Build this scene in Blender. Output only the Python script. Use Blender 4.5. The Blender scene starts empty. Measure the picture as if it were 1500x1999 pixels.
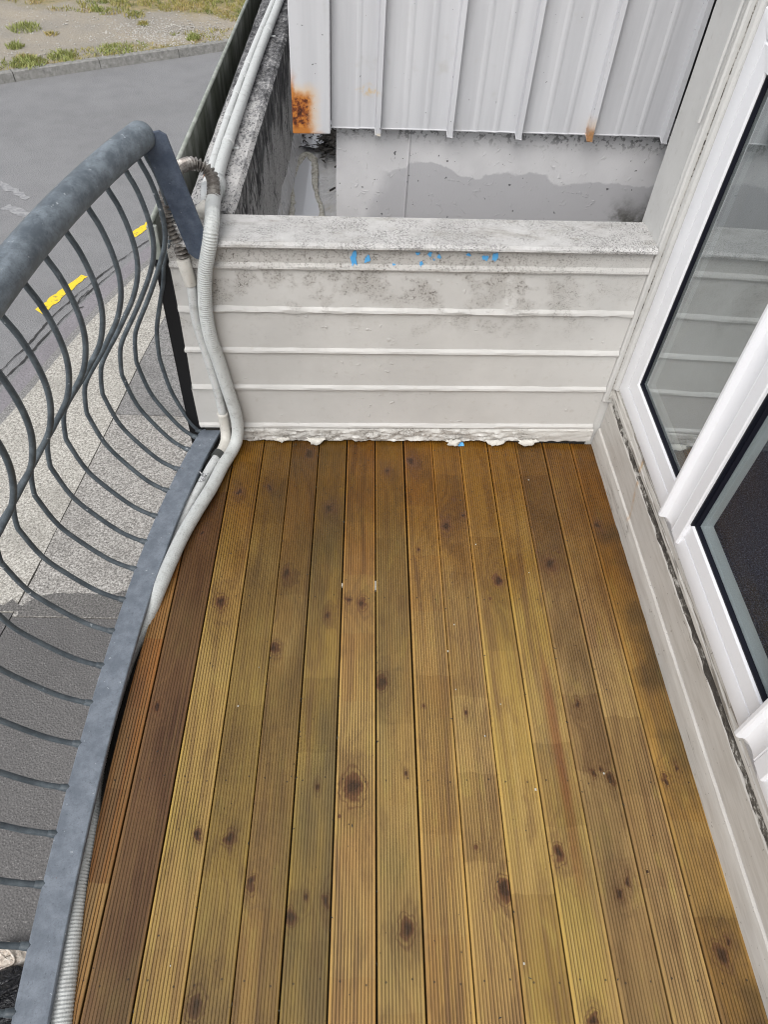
import bpy, math, random
from mathutils import Vector, Matrix, noise as mnoise

random.seed(7)
S = bpy.context.scene
COL = S.collection

# ------------------------------------------------------------------ camera, sky, sun, exposure
cam_d = bpy.data.cameras.new("camera")
cam = bpy.data.objects.new("camera", cam_d)
COL.objects.link(cam)
cx = Vector((0.99863, -0.01021, 0.05133)).normalized()
fw = Vector((0.04545, 0.65500, -0.75427)).normalized()
rt = (cx - fw * cx.dot(fw)).normalized()
up = rt.cross(fw)
M = Matrix(((rt.x, up.x, -fw.x, 0), (rt.y, up.y, -fw.y, 0), (rt.z, up.z, -fw.z, 1.63), (0, 0, 0, 1)))
cam.matrix_world = M
cam_d.sensor_fit = 'AUTO'
cam_d.sensor_width = 36.0
cam_d.lens = 1385.0 / 1999.0 * 36.0
cam_d.clip_start = 0.02
cam_d.clip_end = 600
S.camera = cam

SUN_EL, SUN_AZ = 52.0, 208.0       # azimuth measured like a compass from +Y towards +X
w = bpy.data.worlds.new("World")
S.world = w
w.use_nodes = True
wn = w.node_tree
wn.nodes.clear()
sky = wn.nodes.new("ShaderNodeTexSky")
sky.sky_type = 'NISHITA'
sky.sun_disc = False
sky.sun_elevation = math.radians(SUN_EL)
sky.sun_rotation = math.radians(SUN_AZ)
sky.air_density = 1.0
sky.dust_density = 3.0
hsv = wn.nodes.new("ShaderNodeHueSaturation")   # an overcast sky is nearly grey all over
hsv.inputs['Saturation'].default_value = 0.22
bg = wn.nodes.new("ShaderNodeBackground")
bg.inputs['Strength'].default_value = 0.15
wo = wn.nodes.new("ShaderNodeOutputWorld")
wn.links.new(sky.outputs[0], hsv.inputs['Color'])
wn.links.new(hsv.outputs[0], bg.inputs['Color'])
wn.links.new(bg.outputs[0], wo.inputs['Surface'])

sd = bpy.data.lights.new("sun", 'SUN')
sd.energy = 1.15
sd.angle = math.radians(50)
sd.color = (1.0, 0.97, 0.93)
sun = bpy.data.objects.new("sun", sd)
COL.objects.link(sun)
a, e = math.radians(SUN_AZ), math.radians(SUN_EL)
to_sun = Vector((math.sin(a) * math.cos(e), math.cos(a) * math.cos(e), math.sin(e)))
sun.rotation_euler = (-to_sun).to_track_quat('-Z', 'Y').to_euler()
sun.location = to_sun * 30

S.view_settings.view_transform = 'Standard'
S.view_settings.look = 'None'
S.view_settings.gamma = 1.0
S.view_settings.exposure = 0.45
S.render.engine = 'CYCLES'
S.cycles.use_denoising = True
S.cycles.filter_width = 1.1
S.cycles.max_bounces = 8
S.cycles.transparent_max_bounces = 16


# ------------------------------------------------------------------ material helpers
def C(r, g, b):
    def f(c):
        c /= 255.0
        return c / 12.92 if c <= 0.04045 else ((c + 0.055) / 1.055) ** 2.4
    return (f(r), f(g), f(b), 1.0)


class MB:
    def __init__(s, name):
        s.m = bpy.data.materials.new(name)
        s.m.use_nodes = True
        s.t = s.m.node_tree
        s.t.nodes.clear()
        s._pos = None

    def n(s, typ, **kw):
        nd = s.t.nodes.new(typ)
        for k, v in kw.items():
            setattr(nd, k, v)
        return nd

    def put(s, sock, v):
        if isinstance(v, bpy.types.NodeSocket):
            s.t.links.new(v, sock)
        elif v is not None:
            if sock.type == 'RGBA' and not hasattr(v, '__len__'):
                v = (v, v, v, 1)
            if sock.type == 'RGBA' and len(v) == 3:
                v = (*v, 1)
            sock.default_value = v

    def pos(s):
        if s._pos is None:
            s._pos = s.n("ShaderNodeNewGeometry").outputs['Position']
        return s._pos

    def xyz(s, v=None):
        nd = s.n("ShaderNodeSeparateXYZ")
        s.put(nd.inputs[0], v or s.pos())
        return nd.outputs[0], nd.outputs[1], nd.outputs[2]

    def comb(s, x, y, z):
        nd = s.n("ShaderNodeCombineXYZ")
        for i, v in enumerate((x, y, z)):
            s.put(nd.inputs[i], v)
        return nd.outputs[0]

    def scl(s, sc, off=(0, 0, 0), v=None):
        nd = s.n("ShaderNodeMapping")
        s.put(nd.inputs['Vector'], v or s.pos())
        nd.inputs['Scale'].default_value = sc
        nd.inputs['Location'].default_value = off
        return nd.outputs[0]

    def noise(s, scale, detail=3, rough=0.55, dist=0, v=None):
        nd = s.n("ShaderNodeTexNoise")
        s.put(nd.inputs['Vector'], v or s.pos())
        nd.inputs['Scale'].default_value = scale
        nd.inputs['Detail'].default_value = detail
        nd.inputs['Roughness'].default_value = rough
        nd.inputs['Distortion'].default_value = dist
        return nd.outputs[0]

    def voro(s, scale, v=None, feature='F1', out='Distance', rand=1.0):
        nd = s.n("ShaderNodeTexVoronoi", feature=feature)
        s.put(nd.inputs['Vector'], v or s.pos())
        nd.inputs['Scale'].default_value = scale
        nd.inputs['Randomness'].default_value = rand
        return nd.outputs[out]

    def math(s, op, a, b=None, c=None, clamp=False):
        nd = s.n("ShaderNodeMath", operation=op, use_clamp=clamp)
        for i, v in enumerate((a, b, c)):
            if v is not None:
                s.put(nd.inputs[i], v)
        return nd.outputs[0]

    def ss(s, v, a, b, x=0.0, y=1.0):
        nd = s.n("ShaderNodeMapRange", interpolation_type='SMOOTHSTEP')
        s.put(nd.inputs[0], v)
        if a > b:
            a, b, x, y = b, a, y, x
        nd.inputs[1].default_value = a
        nd.inputs[2].default_value = b
        nd.inputs[3].default_value = x
        nd.inputs[4].default_value = y
        return nd.outputs[0]

    def mul(s, *v):
        r = v[0]
        for q in v[1:]:
            r = s.math('MULTIPLY', r, q)
        return r

    def mix(s, f, a, b, mode='MIX'):
        nd = s.n("ShaderNodeMix", data_type='RGBA', blend_type=mode)
        s.put(nd.inputs[0], f)
        s.put(nd.inputs[6], a)
        s.put(nd.inputs[7], b)
        return nd.outputs[2]

    def ramp(s, f, stops):
        nd = s.n("ShaderNodeValToRGB")
        s.put(nd.inputs[0], f)
        el = nd.color_ramp.elements
        while len(el) < len(stops):
            el.new(0.5)
        for q, (p, c) in zip(el, stops):
            q.position = p
            q.color = c if len(c) == 4 else (*c, 1)
        return nd.outputs[0]

    def bump(s, h, strength=0.3, dist=0.002, nrm=None):
        nd = s.n("ShaderNodeBump")
        nd.inputs['Strength'].default_value = strength
        nd.inputs['Distance'].default_value = dist
        s.put(nd.inputs['Height'], h)
        if nrm is not None:
            s.put(nd.inputs['Normal'], nrm)
        return nd.outputs[0]

    def out(s, col, rough=0.5, nrm=None, metal=0.0, spec=0.5, coat=0.0):
        p = s.n("ShaderNodeBsdfPrincipled")
        s.put(p.inputs['Base Color'], col)
        s.put(p.inputs['Roughness'], rough)
        s.put(p.inputs['Metallic'], metal)
        s.put(p.inputs['Specular IOR Level'], spec)
        s.put(p.inputs['Coat Weight'], coat)
        if nrm is not None:
            s.put(p.inputs['Normal'], nrm)
        o = s.n("ShaderNodeOutputMaterial")
        s.t.links.new(p.outputs[0], o.inputs[0])
        return s.m


# ------------------------------------------------------------------ mesh helpers
class G:
    def __init__(s):
        s.v, s.f, s.m = [], [], []

    def add(s, vs, fs, mi=0):
        o = len(s.v)
        s.v += [tuple(p) for p in vs]
        s.f += [tuple(i + o for i in q) for q in fs]
        s.m += [mi] * len(fs)

    def box(s, a, b, mi=0, fn=None):
        x0, y0, z0 = a
        x1, y1, z1 = b
        vs = [(x0, y0, z0), (x1, y0, z0), (x1, y1, z0), (x0, y1, z0), (x0, y0, z1), (x1, y0, z1), (x1, y1, z1), (x0, y1, z1)]
        if fn:
            vs = [fn(p) for p in vs]
        s.add(vs, [(0, 3, 2, 1), (4, 5, 6, 7), (0, 1, 5, 4), (1, 2, 6, 5), (2, 3, 7, 6), (3, 0, 4, 7)], mi)

    def loft(s, rings, closed=True, caps=True, mi=0):
        n = len(rings[0])
        vs = [p for r in rings for p in r]
        fs = []
        for i in range(len(rings) - 1):
            for j in range(n if closed else n - 1):
                k = (j + 1) % n
                fs.append((i * n + j, i * n + k, (i + 1) * n + k, (i + 1) * n + j))
        if caps and closed:
            fs.append(tuple(reversed(range(n))))
            fs.append(tuple((len(rings) - 1) * n + j for j in range(n)))
        s.add(vs, fs, mi)

    def tube(s, pts, r, seg=12, caps=True, mi=0):
        pts = [Vector(p) for p in pts]
        rs = r if hasattr(r, '__len__') else [r] * len(pts)
        rings = []
        nrm = None
        for i, p in enumerate(pts):
            t = (pts[min(i + 1, len(pts) - 1)] - pts[max(i - 1, 0)]).normalized()
            if nrm is None:
                nrm = t.orthogonal().normalized()
            nrm = (nrm - t * nrm.dot(t)).normalized()
            b = t.cross(nrm)
            rings.append([p + (nrm * math.cos(q) + b * math.sin(q)) * rs[i] for q in (2 * math.pi * k / seg for k in range(seg))])
        s.loft(rings, True, caps, mi)

    def grid(s, nx, ny, fn, mi=0):
        vs = [fn(i / (nx - 1), j / (ny - 1)) for j in range(ny) for i in range(nx)]
        fs = [(j * nx + i, j * nx + i + 1, (j + 1) * nx + i + 1, (j + 1) * nx + i) for j in range(ny - 1) for i in range(nx - 1)]
        s.add(vs, fs, mi)

    def poly(s, pts, mi=0):
        s.add(pts, [tuple(range(len(pts)))], mi)

    def slab(s, pts, z0, z1, mi=0):     # polygon (counter clockwise) with thickness
        n = len(pts)
        vs = [(p[0], p[1], z0) for p in pts] + [(p[0], p[1], z1) for p in pts]
        fs = [tuple(reversed(range(n))), tuple(range(n, 2 * n))]
        fs += [(i, (i + 1) % n, n + (i + 1) % n, n + i) for i in range(n)]
        s.add(vs, fs, mi)

    def mesh(s, name, mats, smooth=False, bevel=None):
        me = bpy.data.meshes.new(name)
        me.from_pydata(s.v, [], s.f)
        for q in (mats if isinstance(mats, (list, tuple)) else [mats]):
            me.materials.append(q)
        for p, i in zip(me.polygons, s.m):
            p.material_index = i
            p.use_smooth = smooth
        me.update()
        return me

    def build(s, name, mats, parent=None, smooth=False, bevel=0.0, auto=None):
        me = s.mesh(name, mats, smooth)
        o = bpy.data.objects.new(name, me)
        COL.objects.link(o)
        if parent:
            attach(o, parent)
        if bevel:
            md = o.modifiers.new("bevel", 'BEVEL')
            md.width = bevel
            md.segments = 2
            md.limit_method = 'ANGLE'
            md.angle_limit = math.radians(40)
        if auto:
            for p in me.polygons:
                p.use_smooth = True
            me.set_sharp_from_angle(angle=math.radians(auto))
        return o


def wloc(o):
    v = Vector(o.location)
    while o.parent:
        o = o.parent
        v += Vector(o.location)
    return v


def attach(o, parent):          # the child's mesh is in world coordinates, the parent only translates
    o.parent = parent
    o.location = -wloc(parent)


def tag(o, label=None, cat=None, group=None, kind=None):
    if label:
        o['label'] = label
    if cat:
        o['category'] = cat
    if group:
        o['group'] = group
    if kind:
        o['kind'] = kind
    return o


def thing(name, loc, label=None, cat=None, group=None, kind=None):
    o = bpy.data.objects.new(name, None)
    COL.objects.link(o)
    o.location = loc
    o.empty_display_size = 0.05
    return tag(o, label, cat, group, kind)


def smooth_path(pts, per=8):
    P = [Vector(p) for p in pts]
    P = [P[0] * 2 - P[1]] + P + [P[-1] * 2 - P[-2]]
    out = []
    for i in range(1, len(P) - 2):
        p0, p1, p2, p3 = P[i - 1:i + 3]
        for k in range(per):
            t = k / per
            out.append(0.5 * ((2 * p1) + (p2 - p0) * t + (2 * p0 - 5 * p1 + 4 * p2 - p3) * t * t + (3 * p1 - p0 - 3 * p2 + p3) * t ** 3))
    out.append(P[-2])
    return out


def resample(pts, step):
    out = [pts[0].copy()]
    acc = 0.0
    for a, b in zip(pts, pts[1:]):
        d = (b - a).length
        if d == 0:
            continue
        t = step - acc
        while t <= d:
            out.append(a.lerp(b, t / d))
            t += step
        acc = (acc + d) % step
    return out


def lerp(a, b, t):
    return a + (b - a) * t


def interp(x, tab):
    if x <= tab[0][0]:
        return tab[0][1]
    for (x0, y0), (x1, y1) in zip(tab, tab[1:]):
        if x <= x1:
            return lerp(y0, y1, (x - x0) / (x1 - x0))
    return tab[-1][1]


# ------------------------------------------------------------------ materials
def m_paint(name, base, mould=None, bump=0.35, rough=0.45, dirt=0.25, scale=1.0):
    b = MB(name)
    x, y, z = b.xyz()
    n1 = b.noise(5 * scale, 4, 0.6)
    n2 = b.noise(38 * scale, 4, 0.65)
    col = b.mix(b.ss(n1, 0.35, 0.7), base, tuple(c * 0.90 for c in base[:3]) + (1,))
    col = b.mix(b.mul(b.ss(n2, 0.55, 0.8), dirt), col, C(150, 142, 128))
    if mould:
        zlo, zhi, amount = mould
        curl = b.noise(150, 2, 0.5)
        lines = b.ss(b.math('ABSOLUTE', b.math('SUBTRACT', curl, 0.5)), 0.045, 0.015)
        dots = b.ss(b.noise(330, 2, 0.5), 0.60, 0.66)
        sp = b.math('MAXIMUM', b.mul(lines, b.ss(b.noise(90, 1), 0.50, 0.56)), b.mul(dots, 0.8))
        zone = b.ss(b.math('ADD', z, b.mul(b.math('SUBTRACT', b.noise(7, 3), 0.5), 0.5)), zlo, zhi)
        clus = b.math('MAXIMUM', b.ss(b.noise(14, 3, 0.6), 0.44, 0.58), b.ss(z, 0.60, 0.64, 0.0, 0.75))
        clus = b.mul(clus, b.ss(x, 0.75, 0.40, 0.35, 1.0))
        col = b.mix(b.mul(sp, zone, clus, amount), col, C(70, 64, 60))
        col = b.mix(b.mul(zone, clus, 0.30 * amount), col, C(136, 130, 122))
    fine = b.noise(420, 2, 0.5)
    brush = b.noise(1.0, 3, 0.6, v=b.scl((14, 14, 240)))
    blister = b.ss(b.noise(46, 2, 0.5), 0.66, 0.80)
    h = b.math('ADD', b.mul(n2, 0.35), b.math('ADD', b.mul(fine, 0.12), b.math('ADD', b.mul(brush, 0.30), b.mul(blister, 1.2))))
    return b.out(col, b.ss(n2, 0.2, 0.8, rough - 0.08, rough + 0.15), b.bump(h, bump, 0.0025))


PAINT = (0.565, 0.558, 0.538, 1)
M_wall = m_paint("weathered_cream_paint", PAINT, mould=(0.40, 0.64, 1.0), bump=0.5)
M_base = m_paint("peeling_base_paint", (0.60, 0.59, 0.56, 1), mould=(-0.6, -0.3, 1.0), bump=0.7, dirt=0.6)
M_post = m_paint("cream_post_paint", (0.57, 0.57, 0.555, 1), bump=0.25)
M_flake = m_paint("paint_flake", (0.62, 0.60, 0.55, 1), bump=0.3, dirt=0.1)


def m_coping():
    b = MB("weathered_coping")
    n = b.math("ADD", b.mul(b.noise(40, 5, 0.75), 0.6), b.mul(b.noise(9, 3), 0.4))
    st = b.noise(1.0, 4, 0.65, v=b.scl((9, 26, 9)))
    col = b.ramp(n, [(0.28, (0.37, 0.36, 0.35)), (0.45, (0.49, 0.485, 0.475)), (0.65, (0.57, 0.565, 0.555))])
    col = b.mix(b.mul(b.ss(st, 0.52, 0.72), 0.5), col, C(140, 134, 124))
    curl = b.noise(150, 2, 0.5)
    lines = b.ss(b.math('ABSOLUTE', b.math('SUBTRACT', curl, 0.5)), 0.04, 0.012)
    col = b.mix(b.mul(lines, b.ss(b.noise(12, 3, 0.6), 0.38, 0.58), 0.85), col, C(60, 56, 54))
    col = b.mix(b.mul(b.ss(b.noise(300, 2), 0.58, 0.66), b.ss(b.noise(17, 3), 0.42, 0.6), 0.7), col, C(72, 68, 66))
    return b.out(col, 0.6, b.bump(b.math('ADD', n, b.mul(b.noise(180, 3), 0.6)), 0.4, 0.003))


M_coping = m_coping()


def m_plinth(name, cw, clo):
    b = MB(name)
    x, y, z = b.xyz()
    n2 = b.noise(30, 4, 0.65)
    lng = b.noise(1.0, 5, 0.65, v=b.scl((70, 8.0, 70)))
    col = b.mix(b.ss(lng, 0.35, 0.7), (0.555, 0.538, 0.508, 1), (0.465, 0.445, 0.412, 1))
    col = b.mix(b.mul(b.ss(n2, 0.62, 0.78), 0.15), col, C(160, 150, 136))
    # one rusty run on the plinth
    d = b.math('ABSOLUTE', b.math('SUBTRACT', y, b.math('ADD', 1.38, b.mul(b.math('SUBTRACT', z, 0.15), 0.35))))
    run = b.mul(b.ss(d, 0.012, 0.0), b.ss(z, 0.02, 0.12), b.ss(b.noise(40, 2), 0.3, 0.6))
    col = b.mix(b.mul(run, 0.7), col, C(176, 132, 70))
    cv = b.noise(1.0, 4, 0.55, 0.3, v=b.scl((30, 1.6, 42)))
    crk = b.mul(b.ss(b.math('ABSOLUTE', b.math('SUBTRACT', cv, 0.47)), cw, cw * 0.3), b.ss(b.noise(1.0, 3, v=b.scl((6, 4, 6))), clo, clo + 0.10))
    col = b.mix(b.mul(crk, 0.75), col, C(96, 90, 82))
    spx = b.ss(b.noise(95, 2), 0.70, 0.73)
    col = b.mix(b.mul(spx, 0.6), col, C(96, 90, 82))
    h = b.math('SUBTRACT', b.math('ADD', b.mul(n2, 0.4), b.mul(lng, 0.5)), b.mul(crk, 1.5))
    return b.out(col, 0.42, b.bump(h, 0.3, 0.002))


M_plinth = m_plinth("plinth_paint", 0.010, 0.50)
M_sill = m_plinth("cracked_sill_paint", 0.030, 0.40)


def m_mouldy(name, more):
    b = MB(name)
    v = b.scl((120, 46, 95))
    n = b.noise(1.0, 5, 0.7, v=v)
    n2 = b.noise(1.0, 3, 0.6, v=b.scl((20, 5, 20)))
    f = b.math('ADD', n, b.mul(b.math('SUBTRACT', n2, 0.5 + more), 0.7))
    f = b.math('ADD', f, b.ss(b.xyz()[1], 1.15, 1.5, 0.0, 0.08))
    col = b.ramp(f, [(0.36, (0.05, 0.045, 0.04)), (0.50, (0.14, 0.13, 0.115)), (0.56, (0.42, 0.41, 0.38)), (0.7, (0.56, 0.55, 0.52))])
    return b.out(col, 0.8, b.bump(n, 0.9, 0.005))


M_mouldy = m_mouldy("mouldy_joint", 0.0)
M_mould2 = m_mouldy("black_mould_joint", 0.13)


def m_alu():
    b = MB("white_powdercoat")
    n = b.noise(60, 3)
    return b.out(b.mix(b.mul(b.ss(n, 0.6, 0.8), 0.15), (0.80, 0.81, 0.84, 1), (0.62, 0.61, 0.58, 1)), 0.32, b.bump(n, 0.03, 0.001))


M_alu = m_alu()
b = MB("black_rubber")
M_rubber = b.out((0.006, 0.007, 0.013, 1), 0.5, None, 0, 0.15)


def m_glass(name, f0, haze):
    b = MB(name)
    gm = b.n("ShaderNodeNewGeometry")
    dt = b.n("ShaderNodeVectorMath", operation='DOT_PRODUCT')
    b.put(dt.inputs[0], gm.outputs['Normal'])
    b.put(dt.inputs[1], gm.outputs['Incoming'])
    c1 = b.math('SUBTRACT', 1.0, b.math('ABSOLUTE', dt.outputs['Value']))
    fres = b.math('ADD', f0, b.mul(b.math('POWER', c1, 5.0), 1.0 - f0))
    tr = b.n("ShaderNodeBsdfTransparent")
    tr.inputs[0].default_value = (0.80, 0.83, 0.83, 1)
    gl = b.n("ShaderNodeBsdfGlossy")
    gl.inputs['Roughness'].default_value = 0.0
    gl.inputs[0].default_value = (0.94, 0.97, 0.98, 1)
    mx = b.n("ShaderNodeMixShader")
    b.put(mx.inputs[0], fres)
    b.put(mx.inputs[1], tr.outputs[0])
    b.put(mx.inputs[2], gl.outputs[0])
    df = b.n("ShaderNodeBsdfDiffuse")
    df.inputs[0].default_value = (0.55, 0.58, 0.57, 1)
    m2 = b.n("ShaderNodeMixShader")
    sm = b.noise(1.0, 4, 0.6, 0.5, v=b.scl((4, 9, 2.2)))
    b.put(m2.inputs[0], b.ss(sm, 0.3, 0.7, haze * 0.7, haze * 1.3))  # diffuse share paints a pale haze into the pane
    b.put(m2.inputs[1], mx.outputs[0])
    b.put(m2.inputs[2], df.outputs[0])
    o = b.n("ShaderNodeOutputMaterial")
    b.put(o.inputs[0], m2.outputs[0])
    return b.m


M_glass = m_glass("window_glass", 0.30, 0.10)
M_glass2 = m_glass("clear_glass", 0.022, 0.012)


def m_steel(name, dark, light, bump=0.25, amt=1.0):
    b = MB(name)
    n = b.noise(26, 5, 0.7)
    n2 = b.noise(150, 3, 0.6)
    n3 = b.noise(1.0, 5, 0.7, v=b.scl((30, 7, 30)))
    n4 = b.noise(330, 3, 0.6)
    col = b.mix(b.ss(n, 0.35, 0.7), dark, light)
    col = b.mix(b.mul(b.ss(n3, 0.50, 0.75), 0.35 * amt), col, C(150, 160, 170))
    col = b.mix(b.mul(b.ss(n2, 0.62, 0.72), 0.5), col, tuple(c * 0.45 for c in dark[:3]) + (1,))
    col = b.mix(b.mul(b.ss(n4, 0.48, 0.70), 0.30), col, tuple(c * 0.6 for c in dark[:3]) + (1,))
    col = b.mix(b.mul(b.ss(b.noise(75, 2), 0.71, 0.75), 0.7), col, C(190, 195, 200))
    col = b.mix(b.mul(b.ss(b.noise(48, 3, 0.6), 0.74, 0.78), 0.6), col, C(112, 78, 58))
    return b.out(col, b.ss(n, 0.3, 0.7, 0.42, 0.62), b.bump(b.math('ADD', n2, n), bump, 0.001))


M_rail = m_steel("weathered_blue_grey_rail", C(84, 93, 101), C(127, 137, 145))
M_bar = m_steel("pale_blue_grey_bar", C(106, 114, 124), C(130, 138, 148), amt=0.5)
M_rod = m_steel("dark_grey_rod", C(68, 76, 82), C(94, 103, 109), amt=0.6)
M_plate = m_steel("slate_plate", C(60, 70, 86), C(82, 92, 108), amt=0.3)


def m_concrete(name, stops, scale, streak=False, white=0.4):
    b = MB(name)
    x, y, z = b.xyz()
    pv_ = b.scl((1, 0.45, 1))
    n = b.math('ADD', b.mul(b.noise(scale, 5, 0.72, v=pv_), 0.55), b.mul(b.noise(scale * 4.5, 3, 0.7, v=pv_), 0.45))
    far = b.ss(b.math('ADD', y, b.mul(b.math('SUBTRACT', b.noise(5, 3), 0.5), 1.6)), 1.9, 3.4)
    f = b.math('SUBTRACT', n, b.mul(far, 0.15))
    if streak:
        s1 = b.noise(1.0, 5, 0.7, 1.2, v=b.scl((20, 16, 4.5)))
        f = b.math('ADD', b.mul(s1, 0.75), b.mul(n, 0.25))
        f = b.math('SUBTRACT', f, b.mul(far, 0.10))
        # pale plaster patch lower on the near part
        f = b.math('ADD', f, b.mul(b.ss(b.math('ADD', z, b.mul(b.math('SUBTRACT', b.noise(8, 3), 0.5), 0.5)), 0.66, 0.40), 0.28))
        f = b.math('SUBTRACT', f, b.mul(b.ss(b.math('ABSOLUTE', b.math('SUBTRACT', b.noise(1.0, 3, 0.6, 1.0, v=b.scl((9, 7, 2.4))), 0.5)), 0.03, 0.0), 0.25))
    col = b.ramp(f, stops)
    sp = b.ss(b.noise(190, 2, v=pv_), 0.57, 0.64)
    col = b.mix(b.mul(sp, 0.8), col, C(52, 52, 54))
    sp2 = b.ss(b.noise(120, 3, v=pv_), 0.60, 0.70)
    col = b.mix(b.mul(sp2, white), col, C(205, 203, 198))
    return b.out(col, 0.85, b.bump(b.math('ADD', n, b.mul(b.noise(160, 3, v=pv_), 0.6)), 0.45, 0.005))


M_parapet = m_concrete("lichen_concrete", [(0.30, (0.035, 0.035, 0.038)), (0.42, (0.20, 0.20, 0.205)), (0.50, (0.42, 0.415, 0.41)), (0.64, (0.56, 0.55, 0.54))], 20)
M_parin = m_concrete("streaked_concrete", [(0.36, (0.025, 0.025, 0.027)), (0.47, (0.10, 0.10, 0.10)), (0.56, (0.34, 0.335, 0.325)), (0.7, (0.48, 0.475, 0.465))], 30, True, 0.15)


def m_fascia():
    b = MB("algae_stained_metal")
    x, y, z = b.xyz()
    n = b.noise(1.0, 5, 0.65, v=b.scl((8, 14, 3.5)))
    n2 = b.noise(1.0, 4, 0.6, v=b.scl((3, 3.0, 30)))
    f = b.math('SUBTRACT', n, b.mul(b.ss(y, 1.9, 3.4), 0.10))
    col = b.ramp(f, [(0.30, (0.06, 0.07, 0.045)), (0.44, (0.16, 0.175, 0.14)), (0.56, (0.30, 0.315, 0.285)), (0.75, (0.42, 0.43, 0.41))])
    return b.out(col, 0.5, b.bump(n2, 0.1, 0.002))


M_fascia = m_fascia()
b = MB("galvanised_edge")
M_edge = b.out(b.mix(b.ss(b.noise(25, 4), 0.4, 0.65), C(134, 140, 132), C(158, 162, 156)), 0.5)
b = MB("recess_shade_black")
M_recess_shade = b.out((0.05, 0.05, 0.055, 1), 0.8)  # near-black colour that paints the shade in the cladding recess
b = MB("black_trim_gloss")
M_black = b.out((0.005, 0.005, 0.006, 1), 0.45, b.bump(b.noise(60, 3), 0.3, 0.003))


def m_pipe(name, base, dirt=0.4):
    b = MB(name)
    n = b.noise(34, 5, 0.65)
    n2 = b.noise(240, 2)
    col = b.mix(b.mul(b.ss(n, 0.5, 0.72), dirt), base, C(120, 118, 112))
    col = b.mix(b.mul(b.ss(n2, 0.64, 0.70), dirt * 1.4), col, C(60, 60, 58))
    return b.out(col, 0.42, b.bump(n, 0.12, 0.002))


M_hose = m_pipe("grey_white_hose", (0.56, 0.58, 0.57, 1), 0.35)
M_pvc = m_pipe("white_pvc", (0.60, 0.615, 0.61, 1), 0.30)
M_fit = m_pipe("cream_fitting", (0.62, 0.60, 0.55, 1), 0.2)
b = MB("spring_steel")
M_spring = b.out(b.mix(b.ss(b.noise(60, 4), 0.4, 0.7), (0.22, 0.20, 0.185, 1), (0.48, 0.46, 0.43, 1)), 0.38, None, 0.6)
b = MB("grey_coupling")
M_coup = b.out((0.055, 0.058, 0.055, 1), 0.45)


def m_clad(name, rust=None):
    b = MB(name)
    x, y, z = b.xyz()
    n = b.noise(3.2, 4, 0.6)
    v = b.noise(1.0, 4, 0.6, v=b.scl((26, 4, 1.6)))
    col = b.mix(b.ss(v, 0.35, 0.72), (0.56, 0.565, 0.585, 1), (0.49, 0.495, 0.515, 1))
    spk = b.ss(b.noise(85, 2), 0.725, 0.75)
    col = b.mix(b.mul(spk, 0.8), col, C(70, 70, 74))
    col = b.mix(b.mul(b.ss(b.noise(16, 3), 0.62, 0.78), 0.25), col, C(160, 155, 142))
    rough = 0.42
    if rust == 'corner':
        q = b.math('ADD', b.math('DIVIDE', b.math('SUBTRACT', x, -0.198), 0.052), b.mul(b.math('SUBTRACT', b.noise(60, 4), 0.5), 0.55))
        zz = b.math('ADD', z, b.mul(b.math('SUBTRACT', b.noise(40, 3), 0.5), 0.03))
        m1 = b.mul(b.ss(q, 1.35, 0.75), b.ss(zz, 0.905, 0.882))
        m2 = b.mul(b.ss(q, 0.35, 0.05), b.ss(zz, 0.96, 0.89))
        foot = b.mul(b.ss(q, 1.9, 1.2), b.ss(zz, 0.80, 0.785))
        m = b.math('MAXIMUM', b.math('MAXIMUM', m1, m2), foot)
        pits = b.noise(80, 4, 0.6)
        rc = b.ramp(pits, [(0.36, (0.045, 0.014, 0.006)), (0.46, (0.16, 0.04, 0.012)), (0.54, (0.38, 0.125, 0.022)), (0.70, (0.56, 0.235, 0.045))])
        core = b.mul(b.ss(q, 1.02, 0.80), b.ss(zz, 0.892, 0.875), b.ss(zz, 0.797, 0.812))
        rc = b.mix(core, (0.46, 0.17, 0.032, 1), rc)
        halo = b.mul(b.ss(q, 1.75, 0.8), b.ss(zz, 0.93, 0.89))
        col = b.mix(b.mul(halo, 0.55), col, C(222, 176, 100))
        col = b.mix(m, col, rc)
        rough = b.ss(m, 0, 1, 0.42, 0.9)
    elif rust == 'tip':
        d = b.math('ADD', b.math('ABSOLUTE', b.math('SUBTRACT', x, 0.671)), b.mul(b.math('SUBTRACT', b.noise(120, 3), 0.5), 0.01))
        m = b.mul(b.ss(d, 0.016, 0.010), b.ss(z, 0.848, 0.825))
        col = b.mix(m, col, b.ramp(b.noise(160, 3), [(0.4, (0.11, 0.04, 0.018)), (0.6, (0.30, 0.115, 0.045))]))
        col = b.mix(b.mul(b.ss(d, 0.02, 0.008), b.ss(z, 0.88, 0.84), 0.4), col, C(200, 160, 110))
    elif rust == 'spots':
        d = b.math('ADD', b.math('ABSOLUTE', b.math('SUBTRACT', z, 0.900)), b.math('ABSOLUTE', b.mul(b.math('SUBTRACT', x, 0.018), 0.5)))
        m = b.mul(b.ss(d, 0.026, 0.006), b.ss(b.noise(70, 3), 0.42, 0.62))
        col = b.mix(b.mul(m, 0.75), col, C(196, 168, 118))
        e1 = b.mul(b.ss(z, 0.800, 0.790), b.ss(b.noise(50, 3), 0.4, 0.6))
        col = b.mix(b.mul(e1, 0.5), col, C(200, 185, 150))
    return b.out(col, rough, b.bump(b.math('ADD', n, b.mul(b.noise(300, 2), 0.12)), 0.15, 0.004))


M_clad = m_clad("grey_metal_cladding")
M_clad_corner = m_clad("grey_flashing_rusted", 'corner')
M_clad_tip = m_clad("grey_cladding_rusty_tip", 'tip')
M_clad_spots = m_clad("grey_cladding_stained", 'spots')


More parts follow.
